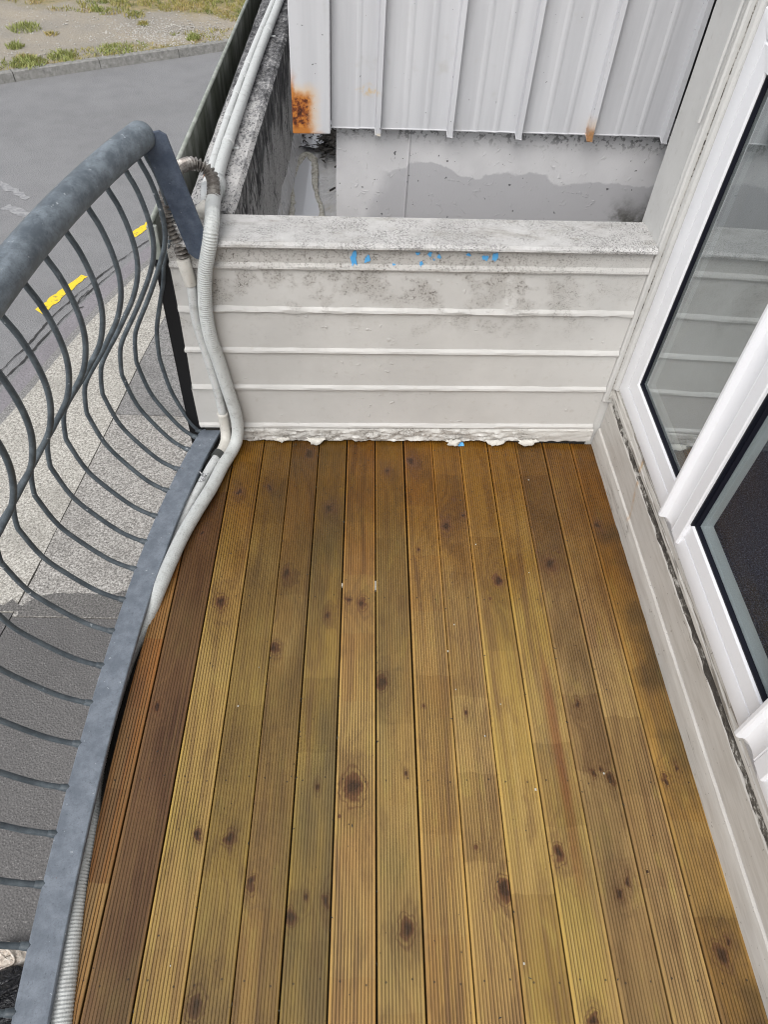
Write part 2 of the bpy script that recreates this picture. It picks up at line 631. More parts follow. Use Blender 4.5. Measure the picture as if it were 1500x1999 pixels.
def m_greywall():
    b = MB("grey_painted_concrete")
    x, y, z = b.xyz()
    nz = b.noise(4.2, 6, 0.55)
    edge = b.math('ADD', z, b.mul(b.math('SUBTRACT', nz, 0.5), 0.20))
    step = b.ss(x, 0.14, 0.145, 0.018, 0.0)
    wet_dark = b.ss(b.math('ADD', edge, step), 0.672, 0.664)
    wet_dark = b.mul(wet_dark, b.ss(b.math('ADD', x, b.mul(b.math('SUBTRACT', nz, 0.5), 0.3)), 0.02, 0.10))
    col = b.mix(b.ss(b.noise(12, 4), 0.3, 0.7), (0.64, 0.635, 0.645, 1), (0.58, 0.575, 0.585, 1))
    col = b.mix(b.mul(wet_dark, 0.85), col, (0.43, 0.428, 0.445, 1))
    mo = b.mul(b.ss(b.math('ADD', x, b.mul(b.math('SUBTRACT', b.noise(14, 4, 0.7), 0.5), 0.35)), 0.80, 0.92), b.ss(b.math('ADD', z, b.mul(b.math('SUBTRACT', b.noise(11, 4), 0.5), 0.2)), 0.64, 0.53))
    col = b.mix(b.mul(mo, 0.85), col, (0.045, 0.043, 0.028, 1))
    spk = b.ss(b.noise(62, 2), 0.70, 0.73)
    col = b.mix(b.mul(spk, 0.85), col, (0.05, 0.05, 0.055, 1))
    top = b.mul(b.ss(z, 0.74, 0.79), b.ss(b.noise(90, 3), 0.52, 0.6))
    col = b.mix(b.mul(top, 0.7), col, (0.05, 0.05, 0.05, 1))
    dr = b.ss(b.noise(40, 3, 0.6, 1.0), 0.60, 0.75)
    h = b.math('ADD', b.mul(dr, 1.0), b.math('ADD', b.mul(spk, 0.8), b.mul(b.noise(150, 3), 0.25)))
    return b.out(col, b.ss(wet_dark, 0, 1, 0.5, 0.3), b.bump(h, 0.4, 0.004))


M_grey = m_greywall()


def m_membrane():
    b = MB("grey_gutter_membrane")
    n = b.noise(18, 5, 0.65)
    col = b.mix(b.ss(n, 0.4, 0.65), (0.66, 0.665, 0.68, 1), (0.58, 0.58, 0.585, 1))
    col = b.mix(b.mul(b.ss(b.noise(7, 4), 0.60, 0.75), 0.4), col, C(190, 182, 160))
    col = b.mix(b.mul(b.ss(b.noise(60, 3), 0.70, 0.74), 0.7), col, C(58, 56, 52))
    return b.out(col, b.ss(n, 0.3, 0.7, 0.22, 0.5), b.bump(b.noise(24, 4), 0.5, 0.012))


M_membrane = m_membrane()
b = MB("dirty_silt_crust")
n_ = b.noise(60, 5, 0.7)
M_crust = b.out(b.ramp(n_, [(0.30, (0.12, 0.11, 0.09)), (0.42, (0.46, 0.44, 0.37)), (0.58, (0.66, 0.65, 0.60))]), 0.6, b.bump(n_, 0.8, 0.008))
b = MB("puddle_water")
M_water = b.out((0.64, 0.655, 0.69, 1), 0.04, b.bump(b.noise(8, 2), 0.02, 0.002), 0.0, 0.5, 0.1)
b = MB("dark_leaf_litter")
M_litter = b.out(b.mix(b.noise(90, 2), (0.012, 0.011, 0.010, 1), (0.05, 0.045, 0.04, 1)), 0.6)
b = MB("blue_paint")
M_blue = b.out(b.mix(b.noise(60, 3), C(70, 155, 218), C(104, 182, 232)), 0.5)
b = MB("white_chip")
M_chip = b.out(C(190, 188, 180), 0.5)


# ---- decking timber
GAPS = [-0.478, -0.384, -0.293, -0.202, -0.1125, -0.0215, 0.0718, 0.166, 0.2607, 0.354, 0.4485, 0.5435, 0.638, 0.733, 0.828]
GAPW = [0.0034, 0.0030, 0.0026, 0.0025, 0.0038, 0.0028, 0.0040, 0.0034, 0.0024, 0.0023, 0.0026, 0.0024, 0.0024, 0.0030, 0.0026]
KNOTS = [(-0.142, 1.663, 0.0233), (-0.255, 1.506, 0.0126), (-0.351, 1.481, 0.0125), (-0.066, 1.428, 0.0218), (-0.178, 1.175, 0.0171),
         (-0.349, 1.077, 0.0192), (-0.19, 0.938, 0.0132), (-0.46, 0.772, 0.0146), (-0.313, 0.481, 0.0109), (-0.246, 0.472, 0.0153),
         (-0.189, 0.384, 0.0127), (-0.074, 0.36, 0.0063), (-0.103, 0.327, 0.0124), (-0.029, 0.353, 0.0105), (-0.271, 0.177, 0.0191),
         (0.111, 1.594, 0.0132), (0.189, 1.636, 0.0268), (0.316, 1.477, -0.0064), (0.286, 1.368, 0.024), (0.341, 1.411, 0.0111),
         (0.198, 1.274, 0.006), (-0.004, 1.09, 0.0098), (0.034, 1.083, 0.0168), (-0.058, 1.043, 0.011), (0.419, 1.17, 0.0177),
         (0.391, 1.107, -0.0058), (0.086, 0.849, 0.0207), (-0.062, 0.585, 0.007), (0.02, 0.586, 0.0291), (-0.01, 0.521, -0.0045),
         (0.141, 0.618, 0.0059), (0.294, 0.769, 0.0064), (0.19, 0.785, -0.0051), (0.133, 0.3, 0.0208), (0.289, 0.458, -0.0056),
         (0.341, 0.375, 0.0196), (0.47, 0.446, 0.0158), (0.756, 1.38, 0.0184), (0.581, 1.232, 0.0243), (0.549, 1.275, -0.0061),
         (0.614, 1.277, -0.0062), (0.581, 0.622, 0.0086), (0.602, 0.632, 0.0061), (0.623, 0.608, 0.0134), (0.751, 0.61, 0.0111),
         (0.784, 0.637, 0.0087), (0.611, 0.393, 0.0089), (0.587, 0.366, 0.011), (0.768, 0.257, 0.019), (0.792, 0.281, 0.0097),
         (0.483, 0.146, 0.0138), (0.577, 0.794, 0.0104), (-0.435, 1.315, 0.0133), (0.657, 0.41, -0.0034)]
OLIVE, TAN, BROWN, RED = (0.385, 0.256, 0.066, 1), (0.405, 0.256, 0.082, 1), (0.190, 0.105, 0.045, 1), (0.120, 0.045, 0.018, 1)
# per board: main colour, second colour, amount of brown heartwood, groove depth
BOARDS = [((0.30, 0.125, 0.034, 1), (0.17, 0.062, 0.02, 1), 0.5, 0.0020), ((0.150, 0.078, 0.036, 1), (0.085, 0.038, 0.020, 1), 0.6, 0.0011),
          (TAN, OLIVE, 0.25, 0.0017), (OLIVE, TAN, 0.25, 0.0017), ((0.37, 0.225, 0.070, 1), TAN, 0.45, 0.0017), (OLIVE, (0.29, 0.21, 0.085, 1), 0.2, 0.0017),
          ((0.36, 0.205, 0.070, 1), TAN, 0.5, 0.0017), (TAN, (0.40, 0.28, 0.10, 1), 0.12, 0.0020), ((0.36, 0.205, 0.062, 1), TAN, 0.55, 0.0020),
          (TAN, (0.32, 0.195, 0.08, 1), 0.35, 0.0017), (OLIVE, TAN, 0.3, 0.0017), ((0.37, 0.235, 0.08, 1), OLIVE, 0.4, 0.0017),
          ((0.33, 0.20, 0.082, 1), (0.27, 0.155, 0.07, 1), 0.35, 0.0017), ((0.36, 0.23, 0.085, 1), (0.31, 0.19, 0.085, 1), 0.3, 0.0017), ((0.40, 0.225, 0.055, 1), (0.27, 0.14, 0.04, 1), 0.4, 0.0017)]
NG = 12
BW_PITCH = 0.0068


def m_board(i, x0, x1, knots):
    main, second, heart, depth = BOARDS[i]
    b = MB("ribbed_decking_timber")
    x, y, z = b.xyz()
    xc = (x0 + x1) / 2
    u = b.math('SUBTRACT', x, xc)
    sd_ = i * 7.31
    wx = b.mul(b.math('SUBTRACT', b.noise(38, 2), 0.5), 0.030)
    wy = b.mul(b.math('SUBTRACT', b.noise(30, 2, v=b.scl((1, 1, 1), (5, 9, 2))), 0.5), 0.040)
    kf = None        # field that bends the grain round the knots
    core = None
    kheart = None
    halo = None
    for kx, ky, kr in knots:
        r = abs(kr)
        dx = b.math('DIVIDE', b.math('SUBTRACT', b.math('ADD', x, wx) if r > 0.0075 else x, kx), r * 0.85)
        dy = b.math('DIVIDE', b.math('SUBTRACT', b.math('ADD', y, wy) if r > 0.0075 else y, ky), r * (1.25 if kr > 0 else 1.0))
        d = b.math('SQRT', b.math('ADD', b.mul(dx, dx), b.mul(dy, dy)))
        if kr < 0:
            c = b.ss(d, 1.1, 0.75, 0, 1.6)
            hl = b.ss(d, 3.2, 1.0, 0, 0.5)
            g = b.ss(d, 3.0, 0.5)
        else:
            c = b.math('MAXIMUM', b.ss(d, 1.0, 0.78), b.mul(b.ss(b.math('ABSOLUTE', b.math('SUBTRACT', d, 1.22)), 0.13, 0.04), 0.6))
            heart_k = b.ss(d, 0.75, 0.25)
            kheart = heart_k if kheart is None else b.math('MAXIMUM', kheart, heart_k)
            dys = b.math('DIVIDE', b.math('SUBTRACT', b.math('ADD', y, wy), ky), r * 3.8)
            d2 = b.math('SQRT', b.math('ADD', b.mul(dx, dx, 0.32), b.mul(dys, dys)))
            hl = b.ss(d2, 1.5, 0.3)
            g = b.math('EXPONENT', b.mul(d2, d2, -1.0))
        kf = g if kf is None else b.math('ADD', kf, g)
        core = c if core is None else b.math('MAXIMUM', core, c)
        halo = hl if halo is None else b.math('MAXIMUM', halo, hl)
    # grain coordinate
    low = b.noise(1.0, 2, 0.5, v=b.comb(b.mul(u, 7.0), b.math('ADD', b.mul(y, 0.9), sd_), 0.0))
    gc = b.math('ADD', b.mul(u, 46.0), b.mul(low, 5.0))
    if kf is not None:
        gc = b.math('ADD', gc, b.mul(kf, 4.0))
    rings = b.noise(1.0, 3, 0.55, v=b.comb(gc, b.math('ADD', b.mul(y, 1.1), sd_), 3.0))
    fib = b.noise(1.0, 4, 0.65, v=b.comb(b.mul(u, 420.0), b.math('ADD', b.mul(y, 9.0), sd_), 1.0))
    patch = b.noise(1.0, 3, 0.55, v=b.comb(b.mul(u, 10.0), b.math('ADD', b.mul(y, 2.6), sd_ * 1.7), 8.0))
    col = b.mix(b.ss(patch, 0.35, 0.68), main, second)
    col = b.mix(b.mul(b.ss(rings, 0.44, 0.68), 0.75 * heart + 0.40), col, BROWN)
    col = b.mix(b.mul(b.ss(rings, 0.42, 0.25), 0.40 if i > 1 else 0.10), col, (0.47, 0.34, 0.13, 1))
    col = b.mix(b.mul(b.ss(fib, 0.50, 0.78), 0.40), col, (0.12, 0.07, 0.032, 1))
    if i == 11:      # the red heartwood streak
        st = b.mul(b.ss(b.math('ABSOLUTE', b.math('SUBTRACT', u, b.math('ADD', 0.012, b.mul(b.math('SUBTRACT', low, 0.5), 0.03)))), 0.020, 0.004), b.ss(y, 0.3, 0.45), b.ss(y, 0.98, 0.80))
        col = b.mix(b.mul(st, 0.75), col, (0.20, 0.06, 0.022, 1))
    # blocky marks left by washing the boards down
    cell = b.n("ShaderNodeTexWhiteNoise", noise_dimensions='2D')
    yy = b.math('FLOOR', b.math('ADD', b.mul(y, 5.2), b.math('ADD', sd_, b.mul(b.math('SUBTRACT', b.noise(1.0, 1, v=b.comb(b.mul(u, 20), sd_, 0)), 0.5), 0.12))))
    b.put(cell.inputs['Vector'], b.comb(yy, sd_, 0))
    wash = b.math('SUBTRACT', cell.outputs['Value'], 0.5)
    col = b.mix(b.math('ABSOLUTE', b.mul(wash, 0.60)), col, b.mix(b.math('GREATER_THAN', wash, 0.0), (0.14, 0.085, 0.03, 1), (0.40, 0.285, 0.11, 1)))
    # green algae and grey grime left in patches
    alg = b.ss(b.noise(1.0, 4, 0.6, v=b.comb(b.mul(x, 7.0), b.mul(y, 3.4), 4.0)), 0.54, 0.72)
    col = b.mix(b.mul(alg, 0.22), col, (0.20, 0.175, 0.045, 1))
    gr = b.ss(b.noise(1.0, 5, 0.65, v=b.comb(b.mul(x, 11.0), b.mul(y, 5.0), 14.0)), 0.60, 0.76)
    col = b.mix(b.mul(gr, 0.45), col, (0.095, 0.075, 0.058, 1))
    blo = b.noise(1.0, 4, 0.6, v=b.comb(b.mul(u, 24.0), b.math('ADD', b.mul(y, 7.0), sd_ * 2.3), 31.0))
    col = b.mix(b.mul(b.ss(blo, 0.52, 0.66), 0.42), col, (0.175, 0.098, 0.042, 1))
    col = b.mix(b.mul(b.ss(blo, 0.44, 0.32), 0.35 if i > 1 else 0.04), col, (0.42, 0.31, 0.085, 1))
    # damp timber at the far end, plus shade by the wall painted in
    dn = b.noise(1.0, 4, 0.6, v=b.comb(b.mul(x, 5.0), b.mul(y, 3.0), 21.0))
    wet_dark = b.ss(b.math('ADD', y, b.mul(b.math('SUBTRACT', dn, 0.5), 0.75)), 0.70, 1.60)
    col = b.mix(wet_dark, col, b.mix(1.0, col, (0.53, 0.375, 0.165, 1), 'MULTIPLY'))
    # rot stain at the skirting
    if i >= 13:
        sk = b.mul(b.ss(b.math('ADD', x, b.mul(b.math('SUBTRACT', b.noise(9, 4, 0.6), 0.5), 0.16)), 0.735, 0.80), b.ss(b.noise(1.0, 3, v=b.comb(0, b.mul(y, 3.6), 6.0)), 0.42, 0.6))
        col = b.mix(b.mul(sk, 0.6), col, (0.035, 0.027, 0.016, 1))
    if halo is not None:
        col = b.mix(b.mul(halo, b.ss(b.noise(1.0, 3, 0.6, v=b.comb(b.mul(u, 160), b.mul(y, 26), 0)), 0.2, 0.75), 0.55), col, (0.110, 0.052, 0.026, 1))
        kn = b.noise(240, 2)
        col = b.mix(b.math('MINIMUM', b.mul(core, b.ss(kn, 0.1, 0.7, 0.75, 1.0)), 1.0), col, b.mix(kheart if kheart is not None else 1.0, (0.135, 0.060, 0.026, 1), (0.042, 0.020, 0.012, 1)))
    edge_ = b.ss(b.math('ABSOLUTE', u), 0.0402, 0.0414)
    col = b.mix(b.mul(edge_, b.ss(patch, 0.3, 0.6, 0.2, 0.55)), col, b.mix(1.0, col, (1.5, 1.45, 1.15, 1), 'MULTIPLY'))
    # dirt lying in the ribs, polished rib tops
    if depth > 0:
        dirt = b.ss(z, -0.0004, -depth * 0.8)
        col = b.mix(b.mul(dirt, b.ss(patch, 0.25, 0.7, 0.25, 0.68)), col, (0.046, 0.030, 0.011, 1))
    nd_ = None
    for yr in (0.212, 0.602, 1.105, 1.512):
        for xo in (-0.026, 0.025):
            ddx = b.math('SUBTRACT', u, xo + 0.004 * math.sin(i * 5 + yr * 9))
            ddy = b.math('SUBTRACT', y, yr + 0.006 * math.sin(i * 3 + xo * 200))
            q_ = b.ss(b.math('SQRT', b.math('ADD', b.mul(ddx, ddx), b.mul(ddy, ddy))), 0.0026, 0.0015)
            nd_ = q_ if nd_ is None else b.math('MAXIMUM', nd_, q_)
    col = b.mix(b.mul(nd_, 0.8), col, (0.03, 0.022, 0.016, 1))
    pin = b.ss(b.noise(1.0, 1, 0.5, v=b.comb(b.mul(x, 130), b.mul(y, 90), 2.0)), 0.765, 0.79)
    col = b.mix(b.mul(pin, 0.8), col, (0.03, 0.02, 0.014, 1))
    rough = b.math('SUBTRACT', b.ss(fib, 0.3, 0.8, 0.30, 0.48), b.mul(wet_dark, 0.10))
    h = b.math('ADD', b.mul(fib, 0.6), b.mul(rings, 0.4))
    return b.out(col, rough, b.bump(h, 0.25, 0.0015), 0, 0.42)


def m_asphalt(name, base, spk=0.5, sc=1.0):
    b = MB(name)
    big = b.math('ADD', b.mul(b.noise(0.7, 5, 0.65), 0.6), b.mul(b.noise(3.4, 4, 0.6), 0.4))
    g = b.noise(95 * sc, 3, 0.7)
    v = b.voro(70 * sc)
    col = b.mix(b.ss(big, 0.35, 0.7), base, tuple(c * 0.80 for c in base[:3]) + (1,))
    col = b.mix(b.mul(b.ss(g, 0.55, 0.75), spk), col, tuple(min(1, c * 2.3) for c in base[:3]) + (1,))
    col = b.mix(b.mul(b.ss(g, 0.45, 0.28), 0.6), col, tuple(c * 0.4 for c in base[:3]) + (1,))
    return b.out(col, 0.75, b.bump(b.math('ADD', g, v), 0.6, 0.01))


M_road = m_asphalt("grey_asphalt", (0.235, 0.235, 0.240, 1), 0.45, 0.8)
M_ground = m_asphalt("ground_tar", (0.12, 0.12, 0.12, 1), 0.3, 0.4)
M_darkpath = m_asphalt("dark_footpath_asphalt", (0.135, 0.13, 0.128, 1), 0.95, 0.9)
M_channel = m_asphalt("channel_concrete", (0.25, 0.235, 0.25, 1), 0.25, 0.5)


def m_slab(name, base, lo, hi):
    b = MB(name)
    g = b.noise(62, 3, 0.75)
    g2 = b.noise(1.6, 4, 0.6)
    col = b.ramp(g, [(0.34, lo), (0.48, base), (0.66, hi)])
    col = b.mix(b.mul(b.ss(g2, 0.45, 0.7), 0.40), col, tuple(c * 0.62 for c in base))
    return b.out(col, 0.8, b.bump(g, 0.8, 0.012))


M_slabA = m_slab("pale_aggregate_paving", (0.40, 0.38, 0.34), (0.17, 0.16, 0.145), (0.70, 0.68, 0.63))
M_slabB = m_slab("grey_aggregate_paving", (0.29, 0.275, 0.255), (0.11, 0.105, 0.10), (0.60, 0.58, 0.55))
M_darkagg = m_slab("dark_aggregate_paving", (0.125, 0.12, 0.115), (0.06, 0.058, 0.056), (0.25, 0.24, 0.23))
M_slabC = m_slab("dull_aggregate_paving", (0.22, 0.215, 0.21), (0.10, 0.098, 0.096), (0.40, 0.39, 0.38))


def m_verge():
    b = MB("dirt_and_grass_verge")
    x, y, z = b.xyz()
    n = b.noise(0.8, 5, 0.65)
    g = b.noise(22, 4, 0.7)
    col = b.mix(b.ss(n, 0.35, 0.65), (0.36, 0.315, 0.25, 1), (0.30, 0.275, 0.235, 1))
    col = b.mix(b.mul(b.ss(g, 0.52, 0.7), 0.5), col, (0.46, 0.43, 0.38, 1))
    col = b.mix(b.mul(b.ss(g, 0.45, 0.3), 0.4), col, (0.17, 0.145, 0.11, 1))
    # distance from the kerb line and straw coloured ground beneath the grass
    line = b.math('SUBTRACT', y, b.math('ADD', 18.6, b.mul(x, -0.04)))
    f = b.ss(b.math('ADD', line, b.mul(b.math('SUBTRACT', b.noise(1.1, 4), 0.5), 2.4)), -0.3, 0.5)
    kl = b.math('SUBTRACT', y, b.math('ADD', 18.87, b.mul(x, 0.645)))
    f2 = b.mul(b.ss(b.math('ADD', kl, b.mul(b.math('SUBTRACT', b.noise(1.7, 4), 0.5), 1.6)), 0.75, 0.35), b.ss(b.noise(1.3, 3), 0.38, 0.55))
    col = b.mix(b.mul(b.math('MAXIMUM', f, f2), 0.8), col, b.ramp(b.noise(6, 5, 0.7), [(0.38, (0.14, 0.13, 0.035)), (0.55, (0.32, 0.26, 0.11)), (0.66, (0.36, 0.25, 0.14))]))
    return b.out(col, 0.9, b.bump(g, 0.8, 0.04))


M_verge = m_verge()
b = MB("kerb_concrete")
nk = b.noise(14, 5, 0.7)
M_kerb = b.out(b.ramp(nk, [(0.3, (0.15, 0.15, 0.14)), (0.5, (0.24, 0.235, 0.22)), (0.7, (0.34, 0.335, 0.32))]), 0.85, b.bump(nk, 0.5, 0.01))
b = MB("yellow_road_paint")
ny = b.noise(26, 4, 0.7)
M_yellow = b.out(b.mix(b.ss(ny, 0.54, 0.66), C(240, 206, 48), C(160, 146, 84)), 0.6)
b = MB("worn_white_road_paint")
nw = b.noise(16, 4, 0.7)
M_worn = b.out(b.mix(b.ss(nw, 0.38, 0.62), C(160, 160, 161), C(133, 133, 135)), 0.6)
b = MB("tar_crack")
M_crack = b.out((0.035, 0.034, 0.033, 1), 0.8)
b = MB("grass_blades")
oi = b.noise(3.0, 3, 0.6)
M_grass = b.out(b.ramp(oi, [(0.36, (0.17, 0.21, 0.05)), (0.48, (0.31, 0.29, 0.085)), (0.60, (0.36, 0.29, 0.10)), (0.7, (0.40, 0.30, 0.15))]), 0.7)
b = MB("green_grass_blades")
M_green = b.out(b.mix(b.noise(12, 3), (0.19, 0.25, 0.06, 1), (0.34, 0.34, 0.12, 1)), 0.65)
b = MB("gravel_stone")
M_stone = b.out(b.mix(b.noise(5, 2), (0.50, 0.48, 0.44, 1), (0.27, 0.255, 0.23, 1)), 0.85)
b = MB("dark_carpet")
nc = b.noise(260, 2, 0.7)
M_carpet = b.out(b.ramp(nc, [(0.36, (0.034, 0.042, 0.075)), (0.52, (0.085, 0.108, 0.215)), (0.68, (0.34, 0.39, 0.60))]), 0.95, b.bump(nc, 1.0, 0.006))
b = MB("room_paint")
M_room = b.out((0.55, 0.56, 0.58, 1), 0.7)
b = MB("dark_slab_concrete")
M_slabdark = b.out((0.03, 0.028, 0.025, 1), 0.9)
b = MB("house_paint")
M_house = b.out(b.mix(b.noise(5, 4), (0.60, 0.595, 0.58, 1), (0.52, 0.51, 0.49, 1)), 0.5)
b = MB("black_plastic_sack")
ns = b.noise(14, 4, 0.6, 1.5)
M_sack = b.out((0.012, 0.012, 0.015, 1), 0.28, b.bump(ns, 1.0, 0.03))
b = MB("cream_crumpled_paper")
npp = b.noise(30, 4, 0.6, 1.2)
M_paper = b.out(b.mix(b.ss(npp, 0.4, 0.65), (0.60, 0.52, 0.44, 1), (0.80, 0.74, 0.66, 1)), 0.7, b.bump(npp, 0.8, 0.01))

# ------------------------------------------------------------------ setting: street
ZR, ZF, ZV = -3.45, -3.36, -3.30
g = G()
g.grid(41, 41, lambda u, v: (lerp(-260, 260, u), lerp(-260, 260, v), -3.56))
tag(g.build("ground", M_ground), kind='structure')

kerb_far = [(-30.0, -3.0), (-13.0, 10.0), (-9.5, 12.5), (-7.6, 13.95), (-6.704, 14.641), (-5.721, 15.276), (-4.672, 15.986), (-3.768, 16.558), (-2.813, 17.196), (-1.2, 18.3), (2.5, 20.9), (9.0, 25.6), (30.0, 41.0)]
kerb_near = [(-3.95, -30), (-3.95, 0.0), (-3.85, 3.6), (-3.646, 5.40), (-3.495, 6.00), (-3.40, 6.50), (-3.26, 7.06), (-3.13, 7.56), (-2.99, 7.99), (-2.70, 8.79), (-1.9, 10.6), (-0.2, 13.4), (2.8, 16.6), (9.0, 21.5), (30, 37)]
g = G()
g.slab([(x, y) for x, y in kerb_near] + [(x + 0.05, y + 0.05) for x, y in reversed(kerb_far)][:-1] + [(-60, -30)], -3.555, ZR)
road = tag(g.build("road", M_road), kind='structure')

# channel of paler concrete along the near kerb
g = G()
off = lambda pl, d: [(x - d * 0.93, y + d * 0.37) for x, y in pl]
seg = kerb_near[2:12]
a1, a2 = seg, off(seg, 0.26)
for i in range(len(seg) - 1):
    g.slab([a1[i], a1[i + 1], a2[i + 1], a2[i]][::-1] if False else [a1[i], a1[i + 1], a2[i + 1], a2[i]], ZR - 0.02, ZR + 0.005)
attach_o = g.build("channel", M_channel, road)


def wiggle_strip(pts, wmin, wmax, amp, z, seed):
    rnd = random.Random(seed)
    P = resample(smooth_path([(x, y, z) for x, y in pts], 10), 0.05)
    vs, fs = [], []
    for i, p in enumerate(P):
        t = (P[min(i + 1, len(P) - 1)] - P[max(i - 1, 0)]).normalized()
        nn = Vector((-t.y, t.x, 0))
        o = (mnoise.noise(p * 6 + Vector((seed, 0, 0)))) * amp + rnd.uniform(-amp, amp) * 0.35
        wd = lerp(wmin, wmax, max(0, min(1, 0.5 + mnoise.noise(p * 3 + Vector((0, seed, 0)))))) * rnd.uniform(0.5, 1.3)
        vs += [p + nn * (o - wd / 2), p + nn * (o + wd / 2)]
        if i:
            fs.append((2 * i - 2, 2 * i - 1, 2 * i + 1, 2 * i))
    return vs, fs


for sdd, pts in ((1, [(-3.94, 5.9), (-3.896, 6.301), (-3.75, 6.806), (-3.642, 7.32), (-3.478, 7.826), (-3.291, 8.338), (-3.032, 8.936), (-2.84, 9.337)]),
                 (2, [(-3.90, 5.7), (-3.823, 6.085), (-3.696, 6.542), (-3.574, 7.086), (-3.447, 7.483), (-3.345, 7.916), (-3.15, 8.45)]),
                 (3, [(-3.36, 7.95), (-3.42, 7.75), (-3.40, 7.55), (-3.30, 7.60)])):
    g = G()
    g.add(*wiggle_strip(pts, 0.002, 0.024, 0.014, ZR + 0.012, sdd))
    g.build("crack", M_crack, road)


def jag_quad(p0, p1, p2, p3, z, n, seed, amp=0.02):
    rnd = random.Random(seed)
    g = G()
    vs, fs = [], []
    for i in range(n + 1):
        t = i / n
        a_ = Vector(p0).lerp(Vector(p1), t)
        b_ = Vector(p3).lerp(Vector(p2), t)
        k = amp * rnd.uniform(-1, 1)
        vs += [(a_.x + k, a_.y + rnd.uniform(-amp, amp), z), (b_.x + rnd.uniform(-amp, amp), b_.y + k, z)]
        if i:
            fs.append((2 * i - 2, 2 * i - 1, 2 * i + 1, 2 * i))
    g.add(vs, fs)
    return g


dashes = [((-3.885, 7.50), (-3.546, 8.318), (-3.465, 8.27), (-3.772, 7.40)), ((-3.17, 9.408), (-2.82, 10.15), (-2.73, 10.07), (-3.085, 9.30)),
          ((-2.40, 10.95), (-1.95, 11.7), (-1.86, 11.64), (-2.31, 10.87)), ((-4.35, 5.30), (-4.13, 6.25), (-4.03, 6.22), (-4.25, 5.28))]
for k, q in enumerate(dashes):
    jag_quad(*q, ZR + 0.006, 14, k + 11, 0.014).build("yellow_dash", M_yellow, road)
for k, q in enumerate([((-5.10, 9.95), (-4.72, 9.72), (-4.66, 9.85), (-5.04, 10.10)), ((-5.55, 10.75), (-4.85, 10.25), (-4.80, 10.34), (-5.50, 10.86)),
                       ]):
    jag_quad(*q, ZR + 0.005, 10, k + 31, 0.03).build("worn_marking", M_worn, road)

# far kerb of precast stones
fk = thing("kerb", (-4.7, 16.0, ZR), kind='structure')
P = resample([Vector((x, y, 0)) for x, y in kerb_far[1:-1]], 1.62)
for p, q in zip(P, P[1:]):
    t = (q - p).normalized()
    nn = Vector((-t.y, t.x, 0))
    p2, q2 = p + t * 0.006, q - t * 0.006
    lean = nn * 0.03
    vs = []
    for s_ in (p2, q2):
        vs += [s_ + Vector((0, 0, ZR - 0.03)), s_ + lean + Vector((0, 0, ZV + 0.0)), s_ + lean + nn * 0.02 + Vector((0, 0, ZV + 0.012)), s_ + nn * 0.17 + Vector((0, 0, ZV + 0.012)), s_ + nn * 0.17 + Vector((0, 0, ZR - 0.03))]
    g = G()
    g.loft([vs[:5], vs[5:]], True, True)
    g.build("kerb_stone", M_kerb, fk)

# verge behind the kerb
g = G()
back = [(x - 0.12, y + 0.14) for x, y in kerb_far]
vs, fs = [], []
for i, (x, y) in enumerate(back):
    for j, d in enumerate((0, 0.5, 1, 1.6, 2.3, 3.2, 4.5, 7, 12, 30, 90)):
        nx, ny = (-0.58, 0.81)
        vs.append((x + nx * d, y + ny * d, ZV + 0.004 + 0.05 * min(d, 8) * 0.25 + (0.03 * mnoise.noise(Vector((x + nx * d, y + ny * d, 0)) * 1.3) if d > 0.3 else 0)))
for i in range(len(back) - 1):
    for j in range(10):
        fs.append((i * 11 + j, (i + 1) * 11 + j, (i + 1) * 11 + j + 1, i * 11 + j + 1))
g.add(vs, fs)
tag(g.build("verge", M_verge), kind='structure')


def verge_z(x, y):
    best = 1e9
    for (x0, y0), (x1, y1) in zip(back, back[1:]):
        t = max(0, min(1, ((x - x0) * (x1 - x0) + (y - y0) * (y1 - y0)) / ((x1 - x0) ** 2 + (y1 - y0) ** 2)))
        best = min(best, math.hypot(x - lerp(x0, x1, t), y - lerp(y0, y1, t)))
    return ZV + 0.006 + 0.0125 * min(best, 8), best


def blade(g, x, y, z, h, lean, wd, ang):
    dx, dy = math.cos(ang), math.sin(ang)
    lx, ly = lean * math.cos(ang * 3.1), lean * math.sin(ang * 3.1)
    g.add([(x - dx * wd, y - dy * wd, z), (x + dx * wd, y + dy * wd, z), (x + lx * 0.4 + dx * wd * 0.6, y + ly * 0.4 + dy * wd * 0.6, z + h * 0.6), (x + lx, y + ly, z + h)], [(0, 1, 2), (0, 2, 3)])


rnd = random.Random(3)
g = G()
# loose grass: the far meadow strip and the edge along the kerb
cnt = 0
while cnt < 24000:
    x = rnd.uniform(-9.5, -1.5)
    y = rnd.uniform(14.0, 24.0)
    z, d = verge_z(x, y)
    if y < 18.87 + 0.645 * x + 0.25:
        continue
    n1 = mnoise.noise(Vector((x * 1.1, y * 1.1, 3.0)))
    far = y - (18.6 - 0.05 * x) + n1 * 1.0
    ok = far > 0 or (d < 0.55 + 0.35 * n1 and mnoise.noise(Vector((x * 0.9, y * 0.9, 9.0))) > -0.28)
    if not ok or rnd.random() > (0.9 if far > 0 else 0.75):
        continue
    cl = mnoise.noise(Vector((x * 3.5, y * 3.5, 1.0)))
    if cl < -0.25:
        continue
    blade(g, x, y, z - 0.01, rnd.uniform(0.04, 0.11) * (1.0 if far > 0 else 0.7), rnd.uniform(0.0, 0.07), rnd.uniform(0.006, 0.012), rnd.uniform(0, 6.28))
    cnt += 1
tag(g.build("grass", M_grass), kind='stuff')

